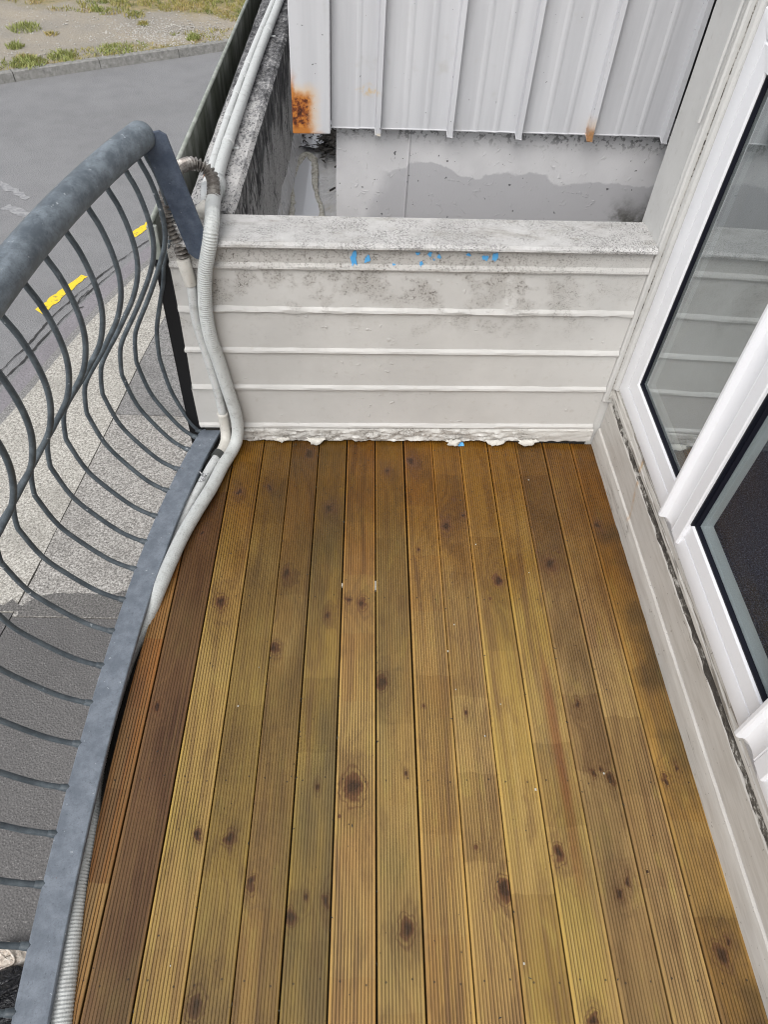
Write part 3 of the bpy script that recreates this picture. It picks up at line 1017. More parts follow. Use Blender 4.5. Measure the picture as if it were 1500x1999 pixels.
g = G()
for _ in range(1500):
    if rnd.random() < 0.6:
        x, y = rnd.gauss(-4.3, 0.7), rnd.gauss(17.5, 0.5)
    else:
        x, y = rnd.uniform(-7.5, -2.5), rnd.uniform(15, 19)
    z, d = verge_z(x, y)
    if y < 18.87 + 0.645 * x + 0.25:
        continue
    r = rnd.uniform(0.008, 0.032)
    vs = [(x + r * rnd.uniform(.6, 1.2) * math.cos(q), y + r * rnd.uniform(.6, 1.2) * math.sin(q), z) for q in (0, 1.25, 2.5, 3.8, 5.0)] + [(x, y, z + r * rnd.uniform(.5, .9))]
    g.add(vs, [(0, 1, 5), (1, 2, 5), (2, 3, 5), (3, 4, 5), (4, 0, 5)])
tag(g.build("gravel", M_stone), kind='stuff')


def clump(x, y, r, n, hmax, mat, label, cat="grass clump", group=None, name="grass_clump"):
    z, d = verge_z(x, y)
    g = G()
    for _ in range(n):
        q, rr = rnd.uniform(0, 6.28), r * math.sqrt(rnd.random())
        blade(g, x + rr * math.cos(q), y + rr * math.sin(q), z - 0.01, hmax * rnd.uniform(0.5, 1.0) * (1.1 - 0.5 * rr / r), rnd.uniform(0.01, 0.10), rnd.uniform(0.006, 0.013), rnd.uniform(0, 6.28))
    o = g.build(name, mat)
    return tag(o, label, cat, group)


GG = "grass clumps on the bare verge"
clump(-6.852, 16.114, 0.16, 150, 0.16, M_green, "round green grass clump alone on the bare dirt, nearer the kerb", group=GG)
clump(-7.0, 17.2, 0.32, 260, 0.16, M_green, "wide green grass clump at the edge of the photo on bare dirt", group=GG)
clump(-6.397, 16.95, 0.13, 80, 0.12, M_grass, "small brownish clump in the middle of the bare dirt", group=GG)
clump(-5.922, 18.70, 0.15, 100, 0.14, M_green, "small dark green clump just below the far grass, left one of two", group=GG)
clump(-5.05, 18.50, 0.24, 130, 0.13, M_grass, "wide straw coloured clump at the top of the bare dirt", group=GG)
clump(-4.75, 17.95, 0.12, 80, 0.12, M_grass, "small clump in the pale dirt right of the wide straw clump", group=GG)
clump(-6.35, 15.30, 0.34, 330, 0.15, M_green, "broad bright green grass clump hugging the kerb at the left", group=GG)
clump(-5.85, 15.78, 0.28, 260, 0.14, M_green, "bright green grass clump hugging the kerb, second from the left", group=GG)
clump(-4.95, 16.30, 0.36, 300, 0.13, M_green, "yellow green grass clump hugging the kerb near its middle", group=GG)
clump(-3.55, 17.20, 0.14, 150, 0.20, M_green, "vivid green leafy weed behind the kerb beside the parapet", "weed", name="weed")
clump(-6.50, 16.10 - 0.55, 0.20, 110, 0.10, M_grass, "low straw clump between the kerb and the round green clump", group=GG)

# footpath of aggregate slabs under the balcony
fp = thing("footpath", (-2.4, 5.0, ZF), kind='structure')
joint = [(-2.95, -30), (-2.92, 0.0), (-2.84, 2.2), (-2.709, 3.11), (-2.655, 3.50), (-2.62, 3.985), (-2.562, 4.51), (-2.465, 5.528), (-2.383, 6.574), (-2.284, 7.404), (-2.0, 8.6), (-1.2, 10.6), (0.5, 13.3), (3.4, 16.2)]


def at_y(pl, y):
    for (x0, y0), (x1, y1) in zip(pl, pl[1:]):
        if y0 <= y <= y1:
            return lerp(x0, x1, (y - y0) / (y1 - y0))
    return pl[-1][0]


def slab_between(f0, f1, y0, y1, mat, z=ZF, g_=0.005, n=6, dy0=0.0, dy1=0.0):
    ys = [lerp(y0, y1, k / n) for k in range(n + 1)]
    L = [(f0(y) + g_, y) for y in ys]
    R_ = [(f1(y) - g_, y + (dy0 if k == 0 else dy1 if k == n else 0)) for k, y in enumerate(ys)]
    g = G()
    L[0] = (L[0][0], L[0][1] + g_)
    R_[0] = (R_[0][0], R_[0][1] + g_)
    L[-1] = (L[-1][0], L[-1][1] - g_)
    R_[-1] = (R_[-1][0], R_[-1][1] - g_)
    g.slab(R_ + L[::-1], z - 0.12, z)
    return g.build("paving_slab", mat, fp)


kn_ = lambda y: at_y(kerb_near, y)
g = G()
ys_ = [lerp(-6, 12.9, k / 60) for k in range(61)]
g.slab([(-0.47, -6), (-0.47, 12.9)] + [(at_y(kerb_near, y) + 0.02, y) for y in reversed(ys_)], -3.55, ZF - 0.017)
g.build("paving_bed", M_slabdark, fp)
kn2 = lambda y: at_y(kerb_near, y) + 0.10
jn = lambda y: at_y(joint, y)
wallx = lambda y: -0.46
# kerb line: a narrow worn edge strip, then the pale strip, then the inner slabs
for y0, y1 in ((-6, -1.2), (-1.2, 1.6), (1.6, 3.13), (3.13, 5.6), (5.6, 8.0), (8.0, 10.5), (10.5, 13.0)):
    slab_between(kn_, kn2, y0, y1, M_slabC, ZF - 0.012, 0.002)
for y0, y1, mt in ((-6, -1.2, M_darkpath), (-1.2, 1.6, M_darkpath), (1.6, 3.16, M_darkpath), (3.16, 13.0, M_slabA)):
    slab_between(kn2, jn, y0, y1, mt, n=18 if mt is M_slabA else 6)
for y0, y1, mt in ((3.12, 5.57, M_slabB), (5.57, 6.58, M_slabC), (6.58, 8.4, M_slabC), (8.4, 10.8, M_slabC)):
    slab_between(jn, wallx, y0, y1, mt)
for y0, y1 in ((-6, -2.2), (-2.2, 0.5), (0.5, 3.12)):
    slab_between(jn, wallx, y0, y1, M_darkpath)
# darker patch over the two slabs nearest the dark paving
g = G()
pts = [(-3.2, 3.170), (-2.665, 3.167), (-2.66, 3.1285), (-1.2, 3.1265)] + [(lerp(-1.2, -3.2, k / 40), 3.24 + 0.11 * max(0, min(1, (lerp(-1.2, -3.2, k / 40) + 2.62) / 0.1)) + 0.14 * max(0, min(1, (lerp(-1.2, -3.2, k / 40) + 2.0) / 0.5)) + 0.06 * mnoise.noise(Vector((k * 0.6, 1, 0))) + 0.04 * mnoise.noise(Vector((k * 1.7, 5, 0)))) for k in range(41)]
g.poly([(x, y, ZF + 0.004) for x, y in pts])
g.build("dark_patch", M_darkagg, fp)

# rubbish standing by the shop front below
sk = thing("rubbish_sack", (-1.88, 0.45, ZF), "black plastic rubbish sack lying creased on the dark footpath under the railing", "rubbish sack")
g = G()
g.grid(26, 18, lambda u, v: (lambda th, ph: (-1.86 + 0.34 * math.cos(th) * math.sin(ph) * (1 + 0.22 * mnoise.noise(Vector((th * 2.2, ph * 3, 1)))),
                                              0.40 + 0.30 * math.sin(th) * math.sin(ph) * (1 + 0.22 * mnoise.noise(Vector((th * 2.2, ph * 3, 5)))),
                                              ZF + 0.002 + max(0, 0.11 + 0.17 * math.cos(ph) + 0.05 * mnoise.noise(Vector((th * 3, ph * 4, 9))))))(u * 2 * math.pi, 0.02 + v * 3.1))
g.build("sack_body", M_sack, sk, smooth=True)
for k in range(7):
    g = G()
    y0 = 0.22 + 0.055 * k
    q = [Vector((-2.2 + 0.02 * k, y0 - 0.10, ZF + 0.20)), Vector((-2.0, y0, ZF + 0.28 + 0.01 * (k % 3))), Vector((-1.83, y0 + 0.08, ZF + 0.30 - 0.008 * k)), Vector((-1.66, y0 + 0.17, ZF + 0.22))]
    g.tube(smooth_path(q, 5), [0.004 + 0.008 * math.sin(math.pi * j / 15) for j in range(16)], 6)
    g.build("sack_fold", M_sack, sk, smooth=True)
cr = thing("crumpled_bag", (-1.95, 0.80, ZF), "cream crumpled paper bag beside the black rubbish sack on the footpath", "paper bag")
g = G()
g.grid(30, 20, lambda u, v: (lambda th, ph: (-1.93 + 0.135 * math.cos(th) * math.sin(ph) * (1 + 0.30 * mnoise.noise(Vector((th * 3, ph * 4, 2)))),
                                              0.76 + 0.085 * math.sin(th) * math.sin(ph) * (1 + 0.30 * mnoise.noise(Vector((th * 3, ph * 4, 7)))),
                                              ZF + 0.06 + 0.06 * math.cos(ph) + 0.022 * mnoise.noise(Vector((th * 4, ph * 6, 4)))))(u * 2 * math.pi, 0.02 + v * 3.1))
g.build("bag_body", M_paper, cr, smooth=True)
g = G()
g.tube(smooth_path([(-2.05, 0.72, ZF + 0.12), (-2.0, 0.77, ZF + 0.15), (-1.93, 0.80, ZF + 0.145), (-1.87, 0.74, ZF + 0.12), (-1.93, 0.70, ZF + 0.13), (-2.0, 0.69, ZF + 0.13)], 6), 0.007, 6)
g.build("bag_handle", M_paper, cr, smooth=True)

# ------------------------------------------------------------------ balcony: curve of its street edge
def arc(y):          # outer edge of the bottom bar
    d = y - 0.65
    return -0.607 + 0.0647 * d * d + 0.0255 * d ** 4


# dark slab added under the boards to keep light out of the gaps
g = G()
ys = [lerp(-0.62, 1.72, k / 24) for k in range(25)]
g.slab([(0.95, -0.62), (0.95, 1.72)] + [(arc(y) + 0.015, y) for y in reversed(ys)], -0.30, -0.055)
tag(g.build("light_block_slab", M_slabdark), kind='structure')

deck = thing("deck", (0.15, 0.9, 0), kind='structure')
edges = [-0.572] + GAPS
for i in range(15):
    if i == 0:
        x0, x1 = -0.60, GAPS[0] - GAPW[0] / 2
    else:
        x0, x1 = GAPS[i - 1] + GAPW[i - 1] / 2, GAPS[i] - GAPW[i] / 2
    kn_b = [k for k in KNOTS if x0 - 0.004 < k[0] < x1 + 0.004]
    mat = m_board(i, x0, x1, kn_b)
    depth = BOARDS[i][3]
    hb = 0.0455 if i == 0 else (x1 - x0) / 2
    xm = x1 - hb
    prof = []
    first = xm - BW_PITCH * (NG - 1) / 2
    prof += [(xm - hb, -0.028), (xm - hb, -0.0016), (xm - hb + 0.0010, -0.0004), (xm - hb + 0.0022, 0.0)]
    for k in range(NG):
        c = first + k * BW_PITCH
        prof += [(c - 0.0013, 0.0), (c - 0.0006, -depth), (c + 0.0006, -depth), (c + 0.0013, 0.0)]
    prof += [(xm + hb - 0.0022, 0.0), (xm + hb - 0.0010, -0.0004), (xm + hb, -0.0016), (xm + hb, -0.028)]
    dz = random.uniform(-0.0012, 0.0008)
    skew = random.uniform(-0.0006, 0.0006)
    g = G()
    ylist = [-0.60, 1.745]
    if i <= 1:
        ylist = [lerp(-0.60, 1.735, k / 30) for k in range(31)]
    rings = []
    for y in ylist:
        lim = arc(y) + interp(y, [(0.0, 0.112), (0.15, 0.098), (0.35, 0.082), (0.5, 0.073), (1.0, 0.073), (1.3, 0.075), (1.75, 0.085)]) if i <= 1 else -9
        rings.append([(max(px, lim) + skew * y, y, pz + dz) for px, pz in prof])
    g.loft(rings, True, True)
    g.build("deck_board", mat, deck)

# small pale chips caught in the gaps
g = G()
for (x, y, ln) in ((0.0718, 1.13, 0.030), (-0.0215, 1.14, 0.010)):
    g.box((x - 0.0015, y, -0.012), (x + 0.0015, y + ln, -0.0020))
for _ in range(14):
    x, y = random.uniform(-0.4, 0.75), random.uniform(0.15, 1.65)
    r = random.uniform(0.0008, 0.0020)
    g.box((x - r, y - r, 0), (x + r, y + r * 1.5, r))
tag(g.build("debris", M_chip), kind='stuff')
g = G()
rg = random.Random(21)
for _ in range(150):
    if rg.random() < 0.45:
        x, y = rg.choice(GAPS[1:13]) + rg.uniform(-0.004, 0.004), rg.uniform(0.1, 1.70)
    elif rg.random() < 0.5:
        x, y = rg.uniform(-0.38, 0.80), 1.705 - abs(rg.gauss(0, 0.025))
    else:
        x, y = rg.uniform(-0.45, 0.80), rg.uniform(0.1, 1.70)
    q, l, w_ = rg.uniform(0, 6.28), rg.uniform(0.0015, 0.0055), rg.uniform(0.0006, 0.0016)
    c_, s_ = math.cos(q), math.sin(q)
    h_ = rg.uniform(0.0006, 0.002)
    g.add([(x - c_ * l, y - s_ * l, 0.0004), (x - s_ * w_, y + c_ * w_, 0.0006), (x + c_ * l, y + s_ * l, 0.0004), (x + s_ * w_, y - c_ * w_, 0.0006), (x, y, h_)], [(0, 1, 4), (1, 2, 4), (2, 3, 4), (3, 0, 4)])
tag(g.build("grit", M_litter), kind='stuff')

# ------------------------------------------------------------------ end wall of the balcony
YW = lambda x: 1.729 + 0.026 * x
ZT = lambda x: 0.0150 * (x + 0.356) / 1.11
wall = thing("balcony_wall", (0.15, 1.80, 0), "low cream painted board wall closing the far end of the wooden deck", "wall")
XL, XR = -0.495, 0.7885


def board_strip(name, prof, mat, x0=XL, x1=XR, n=70, amp=0.0012, seed=0, tilt=1.0, parent=wall, jag=False):
    g = G()
    rings = []
    for k in range(n + 1):
        x = lerp(x0, x1, k / n)
        ring = []
        for j, (o, z) in enumerate(prof):
            s_ = Vector((x * 21, j * 3.1, seed * 5.7))
            oo = o + (amp * mnoise.noise(s_) if o > 0 else 0)
            zz = z + (amp * 0.8 * mnoise.noise(s_ + Vector((0, 0, 50))) if o > 0.003 else 0)
            xe = x
            if jag and k == 0:
                xe = x + 0.010 * mnoise.noise(Vector((0, zz * 60, 2)))
            ring.append((xe, YW(x) - oo, zz + ZT(x) * tilt))
        rings.append(ring)
    g.loft(rings, True, True)
    return g.build(name, mat, parent, auto=22)


zs = [0.617, 0.4845, 0.3475, 0.2105, 0.0555]
# fascia board under the coping, then four weatherboards
tops = [0.684] + zs[:-1]
for k, (zt, zb) in enumerate(zip(tops, zs)):
    prof = [(-0.10, zb), (-0.10, zt), (0.002, zt), (0.0035, zb + 0.019), (0.0095, zb + 0.0115), (0.0110, zb + 0.0055), (0.009, zb + 0.0015), (0.003, zb)]
    board_strip("fascia_board" if k == 0 else "weatherboard", prof, M_wall, seed=k, amp=0.0030 if k == 1 else 0.0014, jag=True)
# coping
prof = [(-0.136, 0.60), (-0.136, 0.692), (-0.130, 0.698), (0.012, 0.698), (0.021, 0.693), (0.022, 0.687), (0.017, 0.682), (0.004, 0.680), (-0.05, 0.60)]
board_strip("coping", prof, M_coping, x0=-0.47, x1=0.7875, seed=8, amp=0.0018)
# peeling strip at the foot
g = G()


def foot(u, v):
    x = lerp(-0.365, 0.795, u)
    z = 0.0035 + v * 0.0525
    q = Vector((x * 26, v * 5, 0))
    o = 0.011 + 0.007 * mnoise.noise(q) + 0.004 * mnoise.noise(q * 3.3)
    o += 0.010 * max(0, mnoise.noise(Vector((x * 9, v * 3, 4)))) * math.sin(v * 3.14)
    amt = 1.0 if x < 0.55 else 0.35
    if v == 1:
        o = -0.002
    return (x, YW(x) - lerp(0.012, o, amt), z + ZT(x) + (0.004 * mnoise.noise(Vector((x * 40, 0, 2))) if v == 0 else 0))


g.grid(230, 11, foot)
g.build("foot_strip", M_base, wall, auto=35)
for (x, wd, dp, zt, tilt) in ((-0.125, 0.060, 0.013, 0.022, 0.5), (-0.235, 0.045, 0.008, 0.020, 0.2), (0.33, 0.050, 0.012, 0.022, 0.6), (0.47, 0.07, 0.010, 0.022, 0.3), (0.58, 0.07, 0.012, 0.026, 0.2)):
    g = G()
    rr = random.Random(int(x * 1000))
    n_ = 9
    vs, fs = [], []
    for k in range(n_ + 1):
        u = k / n_
        xx = x + (u - 0.5) * wd
        len_ = dp * (0.25 + math.sin(math.pi * u) * rr.uniform(0.6, 1.1))
        y0 = YW(xx) - 0.016 - 0.004 * rr.random()
        vs += [(xx, y0, zt + 0.006 * rr.random()), (xx + 0.004, y0 - len_ * 0.5, zt - len_ * 0.45), (xx + 0.008 * rr.uniform(-1, 1), y0 - len_, max(0.002, zt - len_ * (1.1 - tilt * 0.3)))]
        if k:
            fs += [(3 * k - 3, 3 * k, 3 * k + 1, 3 * k - 2), (3 * k - 2, 3 * k + 1, 3 * k + 2, 3 * k - 1)]
    g.add(vs, fs)
    o = g.build("paint_flake", M_flake, wall, smooth=True)
    md = o.modifiers.new("thick", 'SOLIDIFY')
    md.thickness = 0.0008

# flecks of blue paint on the fascia
for k, (x, z, sx, sz) in enumerate(((-0.010, 0.652, 0.012, 0.020), (0.023, 0.650, 0.010, 0.014), (0.095, 0.637, 0.005, 0.003), (0.155, 0.668, 0.006, 0.006), (0.188, 0.668, 0.006, 0.007),
                                    (0.212, 0.660, 0.007, 0.005), (0.166, 0.640, 0.006, 0.006), (0.291, 0.667, 0.007, 0.005), (0.336, 0.660, 0.009, 0.013), (0.362, 0.661, 0.009, 0.014), (0.20, 0.652, 0.003, 0.003))):
    rr = random.Random(k)
    g = G()
    pts = []
    for j in range(19):
        q = 2 * math.pi * j / 19
        r = max(0.25, 0.75 + 0.75 * mnoise.noise(Vector((math.cos(q) * 1.5, math.sin(q) * 1.5, k * 3.7))) + 0.35 * mnoise.noise(Vector((math.cos(q) * 5, math.sin(q) * 5, k * 1.9))))
        xx, zz = x + sx * r * math.cos(q), z + sz * r * math.sin(q)
        pts.append((xx, YW(xx) - interp(zz, [(0.617, 0.0125), (0.6225, 0.0120), (0.629, 0.0105), (0.636, 0.0045), (0.684, 0.0035)]) - 0.0012, zz + ZT(xx)))
    pts2 = [(p[0], p[1] + 0.004, p[2]) for p in pts]
    g.loft([pts2, pts], True, True)
    g.build("paint_fleck", M_blue, wall)
g = G()
g.loft([[(0.345, 1.716, 0.003), (0.352, 1.710, 0.004), (0.360, 1.713, 0.003), (0.368, 1.711, 0.005), (0.366, 1.719, 0.010), (0.356, 1.721, 0.012), (0.348, 1.720, 0.009)],
        [(0.345, 1.717, 0.0045), (0.352, 1.711, 0.0055), (0.360, 1.714, 0.0045), (0.368, 1.712, 0.0065), (0.366, 1.720, 0.0115), (0.356, 1.722, 0.0135), (0.348, 1.721, 0.0105)]], True, True)
g.build("paint_fleck", M_blue, wall)
# core behind the boards
g = G()
vs = []
for x in (XL + 0.012, 0.80):
    vs += [(x, YW(x) + 0.004, -3.3), (x, YW(x) + 0.004, 0.64), (x, YW(x) + 0.128, 0.64), (x, YW(x) + 0.128, -3.3)]
g.loft([vs[:4], vs[4:]], True, True)
g.build("wall_core", M_slabdark, wall)

# ------------------------------------------------------------------ parapet running on along the roof
par = thing("parapet", (-0.4, 4.5, -3.3), "low lichen stained concrete parapet carrying two white conduits along the roof edge", "parapet")
g = G()
rings = []
N = 90
for k in range(N + 1):
    y = lerp(1.868, 9.0, (k / N) ** 1.4)
    x_in = -0.339 + 0.016 * (y - 1.87) * (1 if y < 3.6 else 0) + (0.028 if y >= 3.6 else 0)
    j1 = 0.0025 * mnoise.noise(Vector((0, y * 9, 1)))
    j2 = 0.003 * mnoise.noise(Vector((0, y * 12, 5)))
    x_in += j2
    rings.append([(-0.476 + j1, y, -3.3), (-0.472 + j1, y, 0.685), (-0.462 + j1, y, 0.696), (x_in - 0.012, y, 0.697), (x_in, y, 0.686 + j1 * 0.5), (x_in + 0.004, y, 0.50), (x_in + 0.010, y, 0.15), (x_in + 0.010, y, -3.3)])
g.loft(rings, True, True)
po = g.build("parapet_core", [M_parapet, M_parin], par, auto=40)
for p in po.data.polygons:
    if p.normal.x > 0.7:
        p.material_index = 1
# fascia panel on the street side
fas = thing("fascia_panel", (-0.53, 4.0, -3.3), "algae stained metal fascia sheet standing along the street side of the parapet", "fascia")
g = G()
g.box((-0.534, 1.735, -0.9), (-0.530, 9.0, 0.716), fn=lambda p: (p[0], p[1], p[2] - (0.012 * (p[1] - 1.9) if p[2] > 0 else 0)))
g.build("sheet", M_fascia, fas)
g = G()
g.tube([(-0.532, 1.735, 0.718), (-0.532, 4.0, 0.692), (-0.532, 9.0, 0.632)], 0.0065, 8)
g.build("rolled_rim", M_edge, fas, smooth=True)
g = G()
rr = random.Random(5)
vs = []
fs = []
n_ = 60
for k in range(n_ + 1):
    z = lerp(-0.9, 0.66, k / n_)
    xr = -0.488 + 0.010 * mnoise.noise(Vector((z * 30, 3, 0))) + 0.006 * rr.uniform(-1, 1)
    for yy in (1.7225, 1.745):
        vs += [(-0.536, yy, z), (xr, yy, z)]
for k in range(n_):
    o = 4 * k
    fs += [(o, o + 1, o + 5, o + 4), (o + 1, o + 3, o + 7, o + 5), (o + 3, o + 2, o + 6, o + 7), (o + 2, o, o + 4, o + 6)]
fs.append((4 * n_, 4 * n_ + 1, 4 * n_ + 3, 4 * n_ + 2))
g.add(vs, fs)
g.build("black_end_trim", M_black, fas)
g = G()
g.box((-0.538, 1.722, 0.63), (-0.512, 1.733, 0.722))
g.build("end_cap", M_edge, fas, bevel=0.002)

# gutter channel between parapet and the neighbouring building
g = G()


def gut(u, v):
    y = lerp(1.86, 5.2, v)
    x = lerp(-0.345, 0.95, u ** 1.6)
    z = 0.195
    edge = max(0, 1 - (x + 0.338) / (0.050 + 0.02 * max(0, min(1, y - 2.6))))
    z += (0.22 + 0.13 * max(0, min(1, (y - 2.6) / 0.9))) * edge ** 1.6 * (0.85 + 0.35 * mnoise.noise(Vector((1, y * 4, 0))))
    rs = max(0, min(1, (x + 0.165) / 0.09))
    z += 0.05 * rs * rs + 0.010 * mnoise.noise(Vector((x * 14, y * 5, 0)))
    if y > 3.33:
        z += 0.0
    return (x, y, z)


g.grid(46, 60, gut)
tag(g.build("gutter_floor", M_membrane, smooth=True), kind='structure')


def blob(pts, z, n=5):
    return [tuple(p) for p in smooth_path([(x, y, z) for x, y in pts + [pts[0]]], n)[:-1]]


front = [(-0.283, 2.60), (-0.277, 2.873), (-0.290, 3.02), (-0.300, 3.178), (-0.288, 3.31), (-0.268, 3.40), (-0.237, 3.41), (-0.212, 3.34), (-0.206, 3.24), (-0.196, 3.10), (-0.172, 2.95), (-0.158, 2.86), (-0.150, 2.60)]
g = G()
g.poly(blob(front, 0.214))
tag(g.build("water", M_water), kind='structure')
g = G()
pp = [Vector(p) for p in blob(front, 0.212)]
pp = [p for p in pp if p.y > 2.62]
k0 = max(range(len(pp)), key=lambda i: (pp[i] - pp[i - 1]).length)
pp = pp[k0:] + pp[:k0]
g.tube(pp, [0.012 + 0.016 * max(0, (p.y - 3.15) * 3) * 0.5 + 0.006 * mnoise.noise(p * 25) for p in pp], 8)
for q_ in range(len(g.v)):
    v_ = g.v[q_]
    k_ = mnoise.noise(Vector(v_) * 30)
    g.v[q_] = (v_[0] + 0.006 * k_, v_[1] + 0.02 * mnoise.noise(Vector(v_) * 14), 0.2125 + (v_[2] - 0.212) * 0.55 + 0.004 * k_)
tag(g.build("silt", M_crust, smooth=True), kind='stuff')
g = G()
g.poly([(x, y, 0.221) for x, y in blob([(-0.325, 3.50), (-0.15, 3.47), (-0.13, 3.75), (-0.15, 4.4), (-0.32, 4.4)], 0) and [(-0.315, 3.50), (-0.20, 3.47), (-0.13, 3.60), (-0.12, 4.4), (-0.315, 4.4)]])
tag(g.build("water", M_water), kind='structure')
g = G()
rr = random.Random(9)
for k in range(420):
    if k < 340:
        x, y = rr.gauss(-0.142, 0.026), rr.gauss(3.50, 0.085)
    else:
        x, y = rr.uniform(-0.31, -0.13), rr.uniform(3.44, 3.85)
    if not (-0.32 < x < -0.085):
        continue
    z = 0.226 + (max(0, 0.06 - abs(y - 3.42) * 0.25) * rr.random() + 0.03 * max(0, (x + 0.165) / 0.08) if k < 340 else 0)
    q = rr.uniform(0, 6.28)
    l, w_ = rr.uniform(0.008, 0.024), rr.uniform(0.003, 0.009)
    c_, s_ = math.cos(q), math.sin(q)
    t_ = rr.uniform(-0.01, 0.01)
    g.add([(x - c_ * l, y - s_ * l, z), (x - s_ * w_, y + c_ * w_, z + 0.004 + t_ * 0.3), (x + c_ * l, y + s_ * l, z + t_ + 0.004), (x + s_ * w_, y - c_ * w_, z)], [(0, 1, 2), (0, 2, 3)])
for (x, y) in ((-0.118, 3.02), (-0.105, 3.25)):
    g.box((x - 0.003, y - 0.014, 0.236), (x + 0.003, y + 0.014, 0.243), fn=lambda p: (p[0] + (p[1] - y) * 0.7, p[1], p[2]))
tag(g.build("leaf_litter", M_litter), kind='stuff')

# ------------------------------------------------------------------ neighbouring clad building
nb = thing("clad_building", (2.0, 4.0, -3.3), "neighbouring building in pale grey ribbed metal cladding above a grey painted base", "building")
YC = 2.20
ribs = [0.050, 0.260, 0.462, 0.671, 0.892]
zb_at = lambda x: 0.799 + 0.020 * (x + 0.09)
starts = [-0.094] + ribs[:-1]
for k, (xa, xb) in enumerate(zip(starts, ribs)):
    g = G()
    pan = xb - xa
    # one sheet: flat pan with two shallow swages, then the standing rib at its right edge
    pr = [(xa + 0.006, 0.0)]
    for f_ in (0.36, 0.66):
        if pan > 0.16:
            c = xa + pan * f_
            pr += [(c - 0.010, 0.0), (c - 0.003, 0.0017), (c + 0.003, 0.0017), (c + 0.010, 0.0)]
        elif f_ < 0.5:
            c = xa + pan * 0.57
            pr += [(c - 0.008, 0.0), (c - 0.003, 0.0016), (c + 0.003, 0.0016), (c + 0.008, 0.0)]
    pr += [(xb - 0.012, 0.0), (xb - 0.009, 0.024), (xb + 0.004, 0.026), (xb + 0.007, 0.0)]
    rings = []
    rr = random.Random(k + 60)
    n_ = 26
    bottom = []
    for (px, po_) in pr:
        zb = zb_at(px) - (0.010 if po_ > 0.015 else 0) + 0.0025 * mnoise.noise(Vector((px * 30, k, 0)))
        bottom.append((px, YC - po_, zb))
    top = [(px, YC - po_, 4.2) for px, po_ in pr]
    bk = [(p[0], p[1] + 0.004, p[2]) for p in bottom]
    tk = [(p[0], p[1] + 0.004, p[2]) for p in top]
    g.loft([bk, bottom, top, tk], False, False)
    # rolled drip at the foot of the sheet
    g.tube([(p[0], p[1] - 0.001, p[2]) for p in bottom], 0.0022, 6)
    mt = M_clad_tip if k == 3 else M_clad_spots if k == 0 else M_clad
    o = g.build("cladding_sheet", mt, nb, auto=9)
    if k == 3:
        tag(o, "cladding sheet with a rusted rib end")
g = G()
g.box((-0.198, YC - 0.030, 0.786), (-0.090, YC + 0.01, 4.2), fn=lambda p: (p[0], p[1], p[2] + (0.004 if p[0] > -0.1 else 0)))
tag(g.build("corner_flashing", M_clad_corner, nb, bevel=0.003), "corner flashing with a patch of orange rust at its foot")
g = G()
g.box((-0.196, YC + 0.012, 0.813), (0.899, 9.0, 4.2))
g.build("upper_body", M_clad, nb)
g = G()
g.box((0.8995, YC + 0.16, 0.813), (8.0, 9.0, 4.2))
g.build("recess_shade", M_recess_shade, nb)  # dark box added behind the gap, its colour stands in for shade
g = G()
g.box((-0.0755, YC + 0.040, -3.3), (8.0, 9.05, 0.811))
g.tube([(0.146, YC + 0.040, 0.10), (0.1445, YC + 0.040, 0.811)], 0.0045, 8)
g.build("base_wall", M_grey, nb, auto=40)

# ------------------------------------------------------------------ the house wall with its windows
SL = lambda y: 0.0
YAW = lambda y: 0.012 * (1.70 - y)          # the plinth runs very slightly away from the boards
hs = thing("house_wall", (1.2, 0.5, -0.2), "cream house wall with peeling plinth and white framed glazing beside the deck", "house wall")


def run(name, prof, mat, y0=-0.62, y1=1.744, n=2, amp=0.0, parent=hs, seed=0, slope=True):
    g = G()
    rings = []
    for k in range(n + 1):
        y = lerp(y0, y1, k / n)
        rings.append([(x + YAW(y) + (amp * mnoise.noise(Vector((y * 30, j * 2.3, seed))) if x < 0.88 else 0), y,
                       z + (SL(y) if slope and z > 0.02 else 0) + (amp * 0.6 * mnoise.noise(Vector((y * 26, j * 2.3, seed + 9))) if x < 0.88 else 0)) for j, (x, z) in enumerate(prof)])
    g.loft(rings, True, True)
    return g.build(name, mat, parent, auto=16)


run("plinth_base", [(0.92, -0.06), (0.92, 0.076), (0.8195, 0.076), (0.812, 0.071), (0.8085, 0.052), (0.808, 0.046), (0.808, -0.06)], M_plinth, n=60, amp=0.0012)
run("plinth_board", [(0.92, 0.0763), (0.92, 0.186), (0.818, 0.186), (0.8155, 0.182), (0.816, 0.079), (0.8185, 0.0763)], M_plinth, n=60, amp=0.0010, seed=3)
run("mouldy_joint", [(0.92, 0.1863), (0.92, 0.2135), (0.830, 0.2135), (0.820, 0.208), (0.8170, 0.1863)], M_mould2, n=240, amp=0.0050, seed=5)
run("sill_trim", [(0.92, 0.2138), (0.92, 0.250), (0.822, 0.250), (0.816, 0.245), (0.814, 0.234), (0.816, 0.2315), (0.813, 0.228), (0.812, 0.218), (0.815, 0.2138)], M_sill, n=80, amp=0.0012, seed=7)
run("mouldy_joint", [(0.92, 0.2503), (0.92, 0.2610), (0.820, 0.2610), (0.817, 0.257), (0.820, 0.2503)], M_mouldy, n=240, amp=0.0040, seed=11)

# corner post and its trims, full height


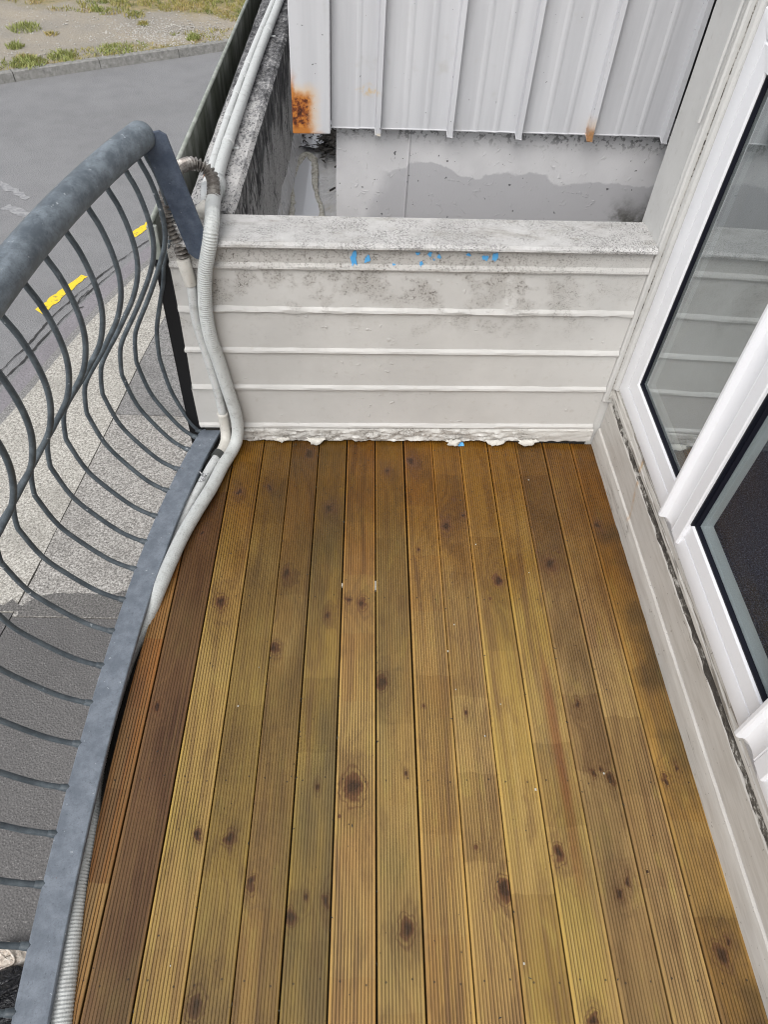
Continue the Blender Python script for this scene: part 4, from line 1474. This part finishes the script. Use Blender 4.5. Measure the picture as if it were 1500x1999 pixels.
def vert(name, prof, mat, z0, z1, n=40, amp=0.0008, seed=0, parent=hs):
    g = G()
    rings = []
    for k in range(n + 1):
        z = lerp(z0, z1, k / n)
        lean = 0.0
        rings.append([(x + (lean * 0.4 + amp * mnoise.noise(Vector((z * 22, j * 2.1, seed))) if x < 0.88 else 0), y + (amp * mnoise.noise(Vector((z * 18, j * 2.1, seed + 4))) if x < 0.88 else 0), z) for j, (x, y) in enumerate(prof)])
    g.loft(rings, True, True)
    return g.build(name, mat, parent, auto=16)


vert("corner_post", [(0.95, 1.905), (0.95, 1.750), (0.789, 1.750), (0.787, 1.755), (0.787, 1.897), (0.792, 1.905)], M_post, -0.2, 4.0, 120)
vert("architrave", [(0.95, 1.7497), (0.95, 1.7385), (0.795, 1.7385), (0.7905, 1.741), (0.7895, 1.7497)], M_post, 0.19, 4.0, 120, 0.0010, 4)
vert("mouldy_joint", [(0.95, 1.738), (0.95, 1.7355), (0.804, 1.7355), (0.804, 1.738)], M_mouldy, 0.20, 4.0, 90, 0.0015, 8)
vert("scriber", [(0.95, 1.735), (0.95, 1.7165), (0.812, 1.7165), (0.806, 1.720), (0.803, 1.729), (0.805, 1.735)], M_post, 0.255, 4.0, 120, 0.0016, 12)
g = G()
for (z0, z1, y0, y1) in ((1.02, 1.40, 1.742, 1.750),):
    g.box((0.774, y0, z0), (0.7805, y1, z1))
g.build("loose_paint", M_post, hs, bevel=0.001)

# window frame members: profile from the outside of the opening inwards
# (distance from the outer edge, x of the face)
FR = [(0.0, 0.819), (0.002, 0.816), (0.014, 0.8145), (0.044, 0.8205), (0.0475, 0.828), (0.0485, 0.8215), (0.0515, 0.819), (0.091, 0.8215), (0.0935, 0.826), (0.0935, 0.838), (0.1010, 0.846), (0.1030, 0.856), (0.1030, 0.868), (0.0, 0.868)]
GK = [(0.0938, 0.835), (0.0938, 0.8275), (0.0985, 0.827), (0.1030, 0.834), (0.1030, 0.836)]
Z0F = 0.2625
ZTOP = 2.12
YJ = 1.7155


def member(prof, p0, p1, inward, mitre0=0.0, mitre1=0.0, slope=True):
    """a bar from p0 to p1 (y, z) whose profile grows along inward; the mitres cut its ends"""
    (ya, za), (yb, zb) = p0, p1
    dy, dz = yb - ya, zb - za
    L = math.hypot(dy, dz)
    dy, dz = dy / L, dz / L
    ra, rb = [], []
    for d, x in prof:
        ra.append((x, ya + inward[0] * d + dy * mitre0 * d, za + inward[1] * d + dz * mitre0 * d))
        rb.append((x, yb + inward[0] * d - dy * mitre1 * d, zb + inward[1] * d - dz * mitre1 * d))
    if slope:
        ra = [(x, y, z + SL(y)) for x, y, z in ra]
        rb = [(x, y, z + SL(y)) for x, y, z in rb]
    return ra, rb


def window(y1, y0, zlo, zhi, seed, left_mull=False, head=True):
    """frame round an opening from y0 (near) to y1 (far)"""
    g = G()
    g2 = G()
    sides = [((y1, zlo), (y0, zlo), (0, 1)), ((y0, zhi), (y1, zhi), (0, -1)), ((y1, zhi), (y1, zlo), (-1, 0)), ((y0, zlo), (y0, zhi), (1, 0))]
    for p0, p1, inn in sides:
        g.loft(list(member(FR, p0, p1, inn, 1, 1)), True, True)
        g2.loft(list(member(GK, p0, p1, inn, 1, 1)), True, True)
    o = g.build("window", M_alu, hs, auto=28)
    g2.build("gasket", M_rubber, o, auto=35)
    g3 = G()
    a_, c_ = 0.1015, 0.1015
    vs = [(0.8365, y0 + a_, zlo + c_), (0.8365, y1 - a_, zlo + c_), (0.8365, y1 - a_, zhi - c_), (0.8365, y0 + a_, zhi - c_)]
    vs = [(x, y, z + SL(y)) for x, y, z in vs]
    vb = [(x + 0.006, y, z) for x, y, z in vs]
    g3.loft([vs, vb], True, True)
    g3.build("pane", M_glass if seed < 3 else M_glass2, o)
    return o


MU = [1.190, 0.600]
window(YJ, MU[0] - 0.085, Z0F, 1.285 - 0.03, 1)
window(YJ, MU[0] - 0.085, 1.262, ZTOP, 2)
window(MU[0] - 0.008, MU[1] - 0.085, Z0F + 0.0, ZTOP, 3)
window(MU[1] - 0.008, -0.40, Z0F, ZTOP, 4)
# projecting mullions with a fin at their far edge
for ym in MU:
    g = G()
    pr = [(0.831, ym + 0.004), (0.794, ym + 0.004), (0.791, ym + 0.001), (0.791, ym - 0.006), (0.794, ym - 0.010), (0.808, ym - 0.013), (0.8125, ym - 0.020), (0.8145, ym - 0.036), (0.8135, ym - 0.048), (0.8105, ym - 0.056),
          (0.812, ym - 0.059), (0.8095, ym - 0.062), (0.8095, ym - 0.096), (0.812, ym - 0.099), (0.825, ym - 0.099)]
    zlo = 0.282
    ring0 = [(x, y, zlo + (0.10 if (ym - 0.072) >= y and False else 0)) for x, y in pr]
    ring1 = [(x, y, ZTOP + 0.01) for x, y in pr]
    g.loft([ring0, ring1], True, True)
    g.build("mullion", M_alu, hs, auto=28)
    g = G()
    g.box((0.818, ym - 0.1040, 0.357), (0.827, ym - 0.0992, ZTOP - 0.09))
    g.build("gasket", M_rubber, hs)
# wall above, below and beyond the glazing
g = G()
g.box((0.806, -3.5, 2.18), (0.95, 1.6995, 4.0))
g.box((0.806, -3.5, -0.2), (0.95, -0.63, 2.179))
g.box((0.858, -0.62, -0.4), (0.90, 1.6995, 0.2400))
g.box((0.85, -3.5, -3.5), (0.95, 1.69, -0.41))
g.build("wall_board", M_house, hs)
g = G()
g.box((4.6, -3.5, 0.0), (4.7, 1.9, 2.6))
g.box((0.96, 1.75, 0.0), (4.6, 1.9, 2.6))
g.box((0.96, -3.5, 0.0), (4.6, -3.4, 2.6))
g.box((0.96, -3.4, 2.5), (4.6, 1.75, 2.6))
g.build("room_wall", M_room, hs)
g = G()
g.box((0.951, -3.4, 0.0), (4.6, 1.75, 0.215))
tag(g.build("carpet", M_carpet), kind='structure')
g = G()
g.box((0.70, -3.5, 4.002), (5.0, 1.9, 4.1))
g.build("roof", M_house, hs)

# ------------------------------------------------------------------ railing
rail = thing("railing", (-0.55, 0.6, 0), "grey steel balcony railing with bulging curved balusters along the street side", "railing")
Z_R = 0.950


def railx(y):
    o = -0.008 + 0.018 * (max(0, y - 1.15) / 0.56) ** 1.4
    if y < 0.15:
        o = -0.008 + 0.018 * (max(0, 0.15 - y) / 0.56) ** 1.4
    return arc(y) + o


g = G()
pts = [Vector((railx(y), y, Z_R)) for y in [lerp(-0.40, 1.690, k / 60) for k in range(61)]]
rs = [0.0325] * 61
end = pts[-1]
t = (pts[-1] - pts[-2]).normalized()
for d, r in ((0.006, 0.0322), (0.014, 0.029), (0.019, 0.023), (0.021, 0.012)):
    pts.append(end + t * d)
    rs.append(r)
g.tube(pts, rs, 28)
g.build("handrail", M_rail, rail, smooth=True)
# flat bottom bar
g = G()
rings = []
for k in range(61):
    y = lerp(-0.42, 1.7265, k / 60)
    xo = arc(y)
    wd = 0.066
    rings.append([(xo, y, 0.020), (xo, y, 0.030), (xo + 0.002, y, 0.032), (xo + wd - 0.002, y, 0.032), (xo + wd, y, 0.030), (xo + wd, y, 0.020)])
g.loft(rings, True, True)
g.build("bottom_bar", M_bar, rail, auto=40)
for y in (-0.3, 0.35, 1.0, 1.6):
    g = G()
    g.box((arc(y) + 0.02, y - 0.02, -0.30), (arc(y) + 0.05, y + 0.02, 0.0195))
    g.build("support_stub", M_rod, rail)
# balusters
PF = [(0.002, 0.024), (-0.015, 0.030), (-0.062, 0.060), (-0.118, 0.125), (-0.162, 0.195), (-0.184, 0.287), (-0.185, 0.317), (-0.170, 0.384), (-0.148, 0.430), (-0.088, 0.513), (-0.052, 0.567), (-0.015, 0.626), (0.007, 0.688), (0.0155, 0.743), (0.0125, 0.799), (0.001, 0.855), (-0.016, 0.899), (-0.020, 0.935)]
BY = [1.7275 - 0.006] + [1.699 - 0.006, 1.634, 1.547, 1.456, 1.354, 1.258, 1.163, 1.062, 0.965, 0.867, 0.768, 0.668, 0.569, 0.473, 0.376, 0.269, 0.164, 0.066, -0.032, -0.130, -0.228, -0.326]
AMP = [0.44, 0.74, 0.82, 0.90, 0.94]
shared = None
for k, y in enumerate(BY):
    amp = AMP[k] if k < 5 else 1.0
    xb = arc(y) - 0.002
    ang = math.atan2((arc(y + 0.01) - arc(y - 0.01)) / 0.02, 1) * (0.5 if k < 4 else 0.9)
    key = k if k < 7 or k > 14 else None
    if key is None and shared:
        me = shared
    else:
        prof = []
        for (dx, z) in PF:
            ad = dx * (amp if z < 0.62 else 1.0) + (0.010 * max(0, 5.5 - k) / 4 if k < 6 else 0) * max(0, min(1, (z - 0.55) / 0.15))
            prof.append((ad, 0, z if z < 0.9 else z))
        g = G()
        g.tube(smooth_path(prof, 4), 0.0063, 10)
        # weld at the foot
        g.tube([(0.008, 0, 0.024), (0.002, 0, 0.025), (-0.006, 0, 0.027), (-0.014, 0, 0.031)], [0.0075, 0.0088, 0.0082, 0.0069], 10)
        me = g.mesh("baluster", M_rod, True)
        if key is None:
            shared = me
    o = bpy.data.objects.new("baluster", me)
    COL.objects.link(o)
    o.parent = rail
    o.location = Vector((xb, y, 0)) - Vector(rail.location)
    o.rotation_euler = (0, 0, -ang)
# end plate
g = G()
pt = Vector((-0.472, 1.694, 0.960))
pb = Vector((-0.400, 1.6985, 0.652))
d = (pb - pt).normalized()
side = Vector((1, 0.05, 0.0))
side = (side - d * side.dot(d)).normalized()
nr = d.cross(side).normalized()
if nr.y > 0:
    nr = -nr
L = (pb - pt).length
hw = 0.030
outl = [(0.012, -hw), (0.0, -hw * 0.5), (0.0, hw * 0.6), (0.012, hw)]
outl += [(L - 0.020, hw), (L - 0.004, hw * 0.6), (L, 0.0), (L - 0.006, -hw * 0.6), (L - 0.024, -hw)]
ring = [pt + d * a_ + side * b_ for a_, b_ in outl]
g.loft([[p + nr * 0.004 for p in ring], [p - nr * 0.004 for p in ring]], True, True)
g.build("end_plate", M_plate, rail, bevel=0.0015)
g = G()
c = pb - d * 0.022 + nr * 0.004 + side * 0.010
g.tube([c, c + nr * 0.003, c + nr * 0.006], [0.0085, 0.0085, 0.006], 10)
g.build("bolt", M_black, rail, smooth=True)

# ------------------------------------------------------------------ conduits


HOSE = [(-0.397, 1.985, 0.716), (-0.392, 1.93, 0.723), (-0.387, 1.86, 0.733), (-0.379, 1.79, 0.740), (-0.371, 1.735, 0.744), (-0.371, 1.703, 0.730), (-0.376, 1.692, 0.702), (-0.388, 1.690, 0.660), (-0.400, 1.690, 0.615), (-0.410, 1.690, 0.544),
        (-0.414, 1.690, 0.484), (-0.411, 1.690, 0.412), (-0.399, 1.690, 0.335), (-0.384, 1.689, 0.229), (-0.372, 1.688, 0.148), (-0.369, 1.684, 0.085), (-0.375, 1.668, 0.042), (-0.388, 1.635, 0.024), (-0.409, 1.568, 0.0215), (-0.430, 1.475, 0.0215),
        (-0.460, 1.375, 0.0215), (-0.485, 1.278, 0.0215), (-0.502, 1.186, 0.020), (-0.517, 1.10, 0.014), (-0.540, 1.01, -0.010), (-0.566, 0.92, -0.030), (-0.578, 0.75, -0.032), (-0.574, 0.61, -0.030), (-0.553, 0.505, -0.014), (-0.546, 0.404, -0.008),
        (-0.533, 0.311, -0.002), (-0.520, 0.225, 0.0), (-0.509, 0.147, 0.0), (-0.487, 0.0, 0.0), (-0.457, -0.15, 0.0)]


def ribbed(path, r, pitch, depth, seg=14, where=None):
    P = resample(path, pitch / 2)
    g = G()
    g.tube(P, [r - (depth * (where(P[k]) if where else 1.0) if k % 2 else 0) for k in range(len(P))], seg)
    return g


hose = thing("drain_hose", (-0.40, 1.70, 0.02), "thick grey white ribbed hose coming over the wall corner and down beside the railing bar", "hose")
path = smooth_path(HOSE, 6)
ribbed(path, 0.0195, 0.0066, 0.0017, 22, lambda p: 1.0 if p.y < 0.7 else max(0.22, min(1.0, (p.z - 0.33) / 0.12)) if p.y < 1.76 else 0.1).build("hose_body", M_hose, hose, smooth=False)
g = G()
g.tube([(-0.399, 2.01, 0.715), (-0.397, 1.985, 0.716), (-0.392, 1.93, 0.723)], [0.0205, 0.0235, 0.0235], 16)
g.build("collar", M_hose, hose, smooth=True)

rp = thing("roof_conduit", (-0.40, 2.9, 0.697), "thicker of the two white conduits on the concrete parapet, joined to the hose", "conduit")
g = G()
g.tube(smooth_path([(-0.398, 2.0, 0.715), (-0.403, 2.063, 0.7145), (-0.405, 2.201, 0.7145), (-0.403, 2.562, 0.7145), (-0.396, 3.149, 0.7145), (-0.381, 3.754, 0.7145), (-0.375, 4.4, 0.7145), (-0.37, 8.8, 0.7145)], 4), 0.0168, 16)
g.build("conduit_tube", M_hose, rp, smooth=True)
for y, x in ((2.266, -0.4047), (3.352, -0.391)):
    g = G()
    g.tube([(x, y - 0.012, 0.7145), (x, y + 0.012, 0.7145)], 0.0182, 16)
    g.box((x - 0.045, y - 0.007, 0.6975), (x + 0.030, y + 0.007, 0.7005))
    g.build("saddle_clip", M_pvc, rp, auto=40)
r2 = thing("roof_conduit", (-0.43, 2.9, 0.697), "thinner of the two white conduits on the concrete parapet, stained at its joints", "conduit")
g = G()
g.tube(smooth_path([(-0.431, 1.99, 0.709), (-0.432, 2.10, 0.709), (-0.4345, 2.228, 0.709), (-0.4345, 2.595, 0.709), (-0.4255, 3.205, 0.709), (-0.411, 3.768, 0.709), (-0.405, 4.4, 0.709), (-0.402, 8.8, 0.709)], 4), 0.0112, 14)
g.build("conduit_tube", M_pvc, r2, smooth=True)
for y, x in ((2.50, -0.4345), (2.86, -0.4305), (3.0, -0.4285), (2.70, -0.433)):
    g = G()
    g.tube([(x, y - 0.03, 0.709), (x, y + 0.03, 0.709)], 0.0128, 14)
    g.build("joint_sleeve", M_pvc, r2, auto=40)
g = G()
g.tube([(-0.4315, 2.035, 0.709), (-0.4318, 2.052, 0.709)], 0.0135, 14)
b_ = MB("rusty_band")
M_band = b_.out((0.22, 0.09, 0.045, 1), 0.7)
g.build("rusty_band", M_band, r2, auto=40)

sp = thing("flexible_conduit", (-0.45, 1.80, 0.70), "dark spring like metal conduit looping behind the railing end plate into a white pipe", "conduit")
path = smooth_path([(-0.400, 1.836, 0.722), (-0.388, 1.846, 0.738), (-0.386, 1.872, 0.752), (-0.393, 1.905, 0.772), (-0.412, 1.918, 0.788), (-0.438, 1.912, 0.800), (-0.458, 1.886, 0.806), (-0.470, 1.845, 0.810), (-0.477, 1.795, 0.810), (-0.478, 1.750, 0.802),
                    (-0.479, 1.722, 0.778), (-0.478, 1.712, 0.745), (-0.470, 1.708, 0.715), (-0.461, 1.706, 0.690), (-0.455, 1.705, 0.668), (-0.453, 1.704, 0.645)], 6)
ribbed(path, 0.0178, 0.0104, 0.0090, 14).build("spring_coil", M_spring, sp, smooth=False)
g = G()
g.tube([(-0.418, 1.812, 0.708), (-0.412, 1.822, 0.714), (-0.404, 1.832, 0.721), (-0.398, 1.839, 0.727)], [0.021, 0.0215, 0.0205, 0.0185], 16)
g.build("end_fitting", M_fit, sp, smooth=True)
g = G()
g.tube([(-0.408, 1.85, 0.712), (-0.424, 1.935, 0.710), (-0.431, 1.985, 0.7095)], [0.0130, 0.0128, 0.0125], 14)
g.build("sleeve", M_pvc, sp, smooth=True)

pv = thing("waste_pipe", (-0.43, 1.70, 0.0), "thin white plastic pipe with elbow running down the board wall beside the thick hose", "pipe")
g = G()
g.tube(smooth_path([(-0.443, 1.700, 0.580), (-0.4465, 1.700, 0.476), (-0.440, 1.700, 0.404), (-0.431, 1.700, 0.333), (-0.419, 1.700, 0.219), (-0.413, 1.698, 0.120)], 5), 0.0130, 16)
g.build("pipe_tube", M_pvc, pv, smooth=True)
g = G()
g.tube([(-0.4535, 1.699, 0.650), (-0.4532, 1.699, 0.648), (-0.443, 1.698, 0.578), (-0.4428, 1.698, 0.576)], [0.0165, 0.0180, 0.0170, 0.0150], 16)
g.build("socket", M_fit, pv, auto=40)
g = G()
g.tube(smooth_path([(-0.4135, 1.697, 0.130), (-0.4125, 1.697, 0.095), (-0.411, 1.690, 0.060), (-0.411, 1.668, 0.036), (-0.4165, 1.638, 0.030), (-0.424, 1.618, 0.029)], 5), 0.0165, 16)
g.build("elbow", M_fit, pv, smooth=True)
g = G()
g.tube([(-0.423, 1.621, 0.029), (-0.432, 1.600, 0.028)], 0.0180, 16)
g.build("coupling", M_coup, pv, auto=40)
g = G()
g.tube(smooth_path([(-0.430, 1.604, 0.027), (-0.448, 1.555, 0.020), (-0.473, 1.470, 0.010), (-0.503, 1.360, 0.0), (-0.527, 1.270, -0.014), (-0.545, 1.20, -0.030)], 5), 0.0135, 14)
g.build("pipe_tube", M_pvc, pv, smooth=True)
g = G()
rr = random.Random(2)
for k in range(14):
    p = Vector((-0.462 + rr.uniform(-.010, .012), 1.505 + rr.uniform(-.016, .016), 0.026 + rr.uniform(0, .008)))
    q = p + Vector((rr.uniform(-.012, .012), rr.uniform(-.012, .012), rr.uniform(-.003, .008)))
    g.tube([p, p.lerp(q, .5) + Vector((0, 0, .004)), q], 0.0016, 5)
b_ = MB("foil")
M_foil = b_.out((0.6, 0.6, 0.62, 1), 0.3, None, 0.8)
tag(g.build("foil_scrap", M_foil, None, smooth=True), "crumpled scrap of silver foil lying between the thin pipe and the hose", "foil scrap")
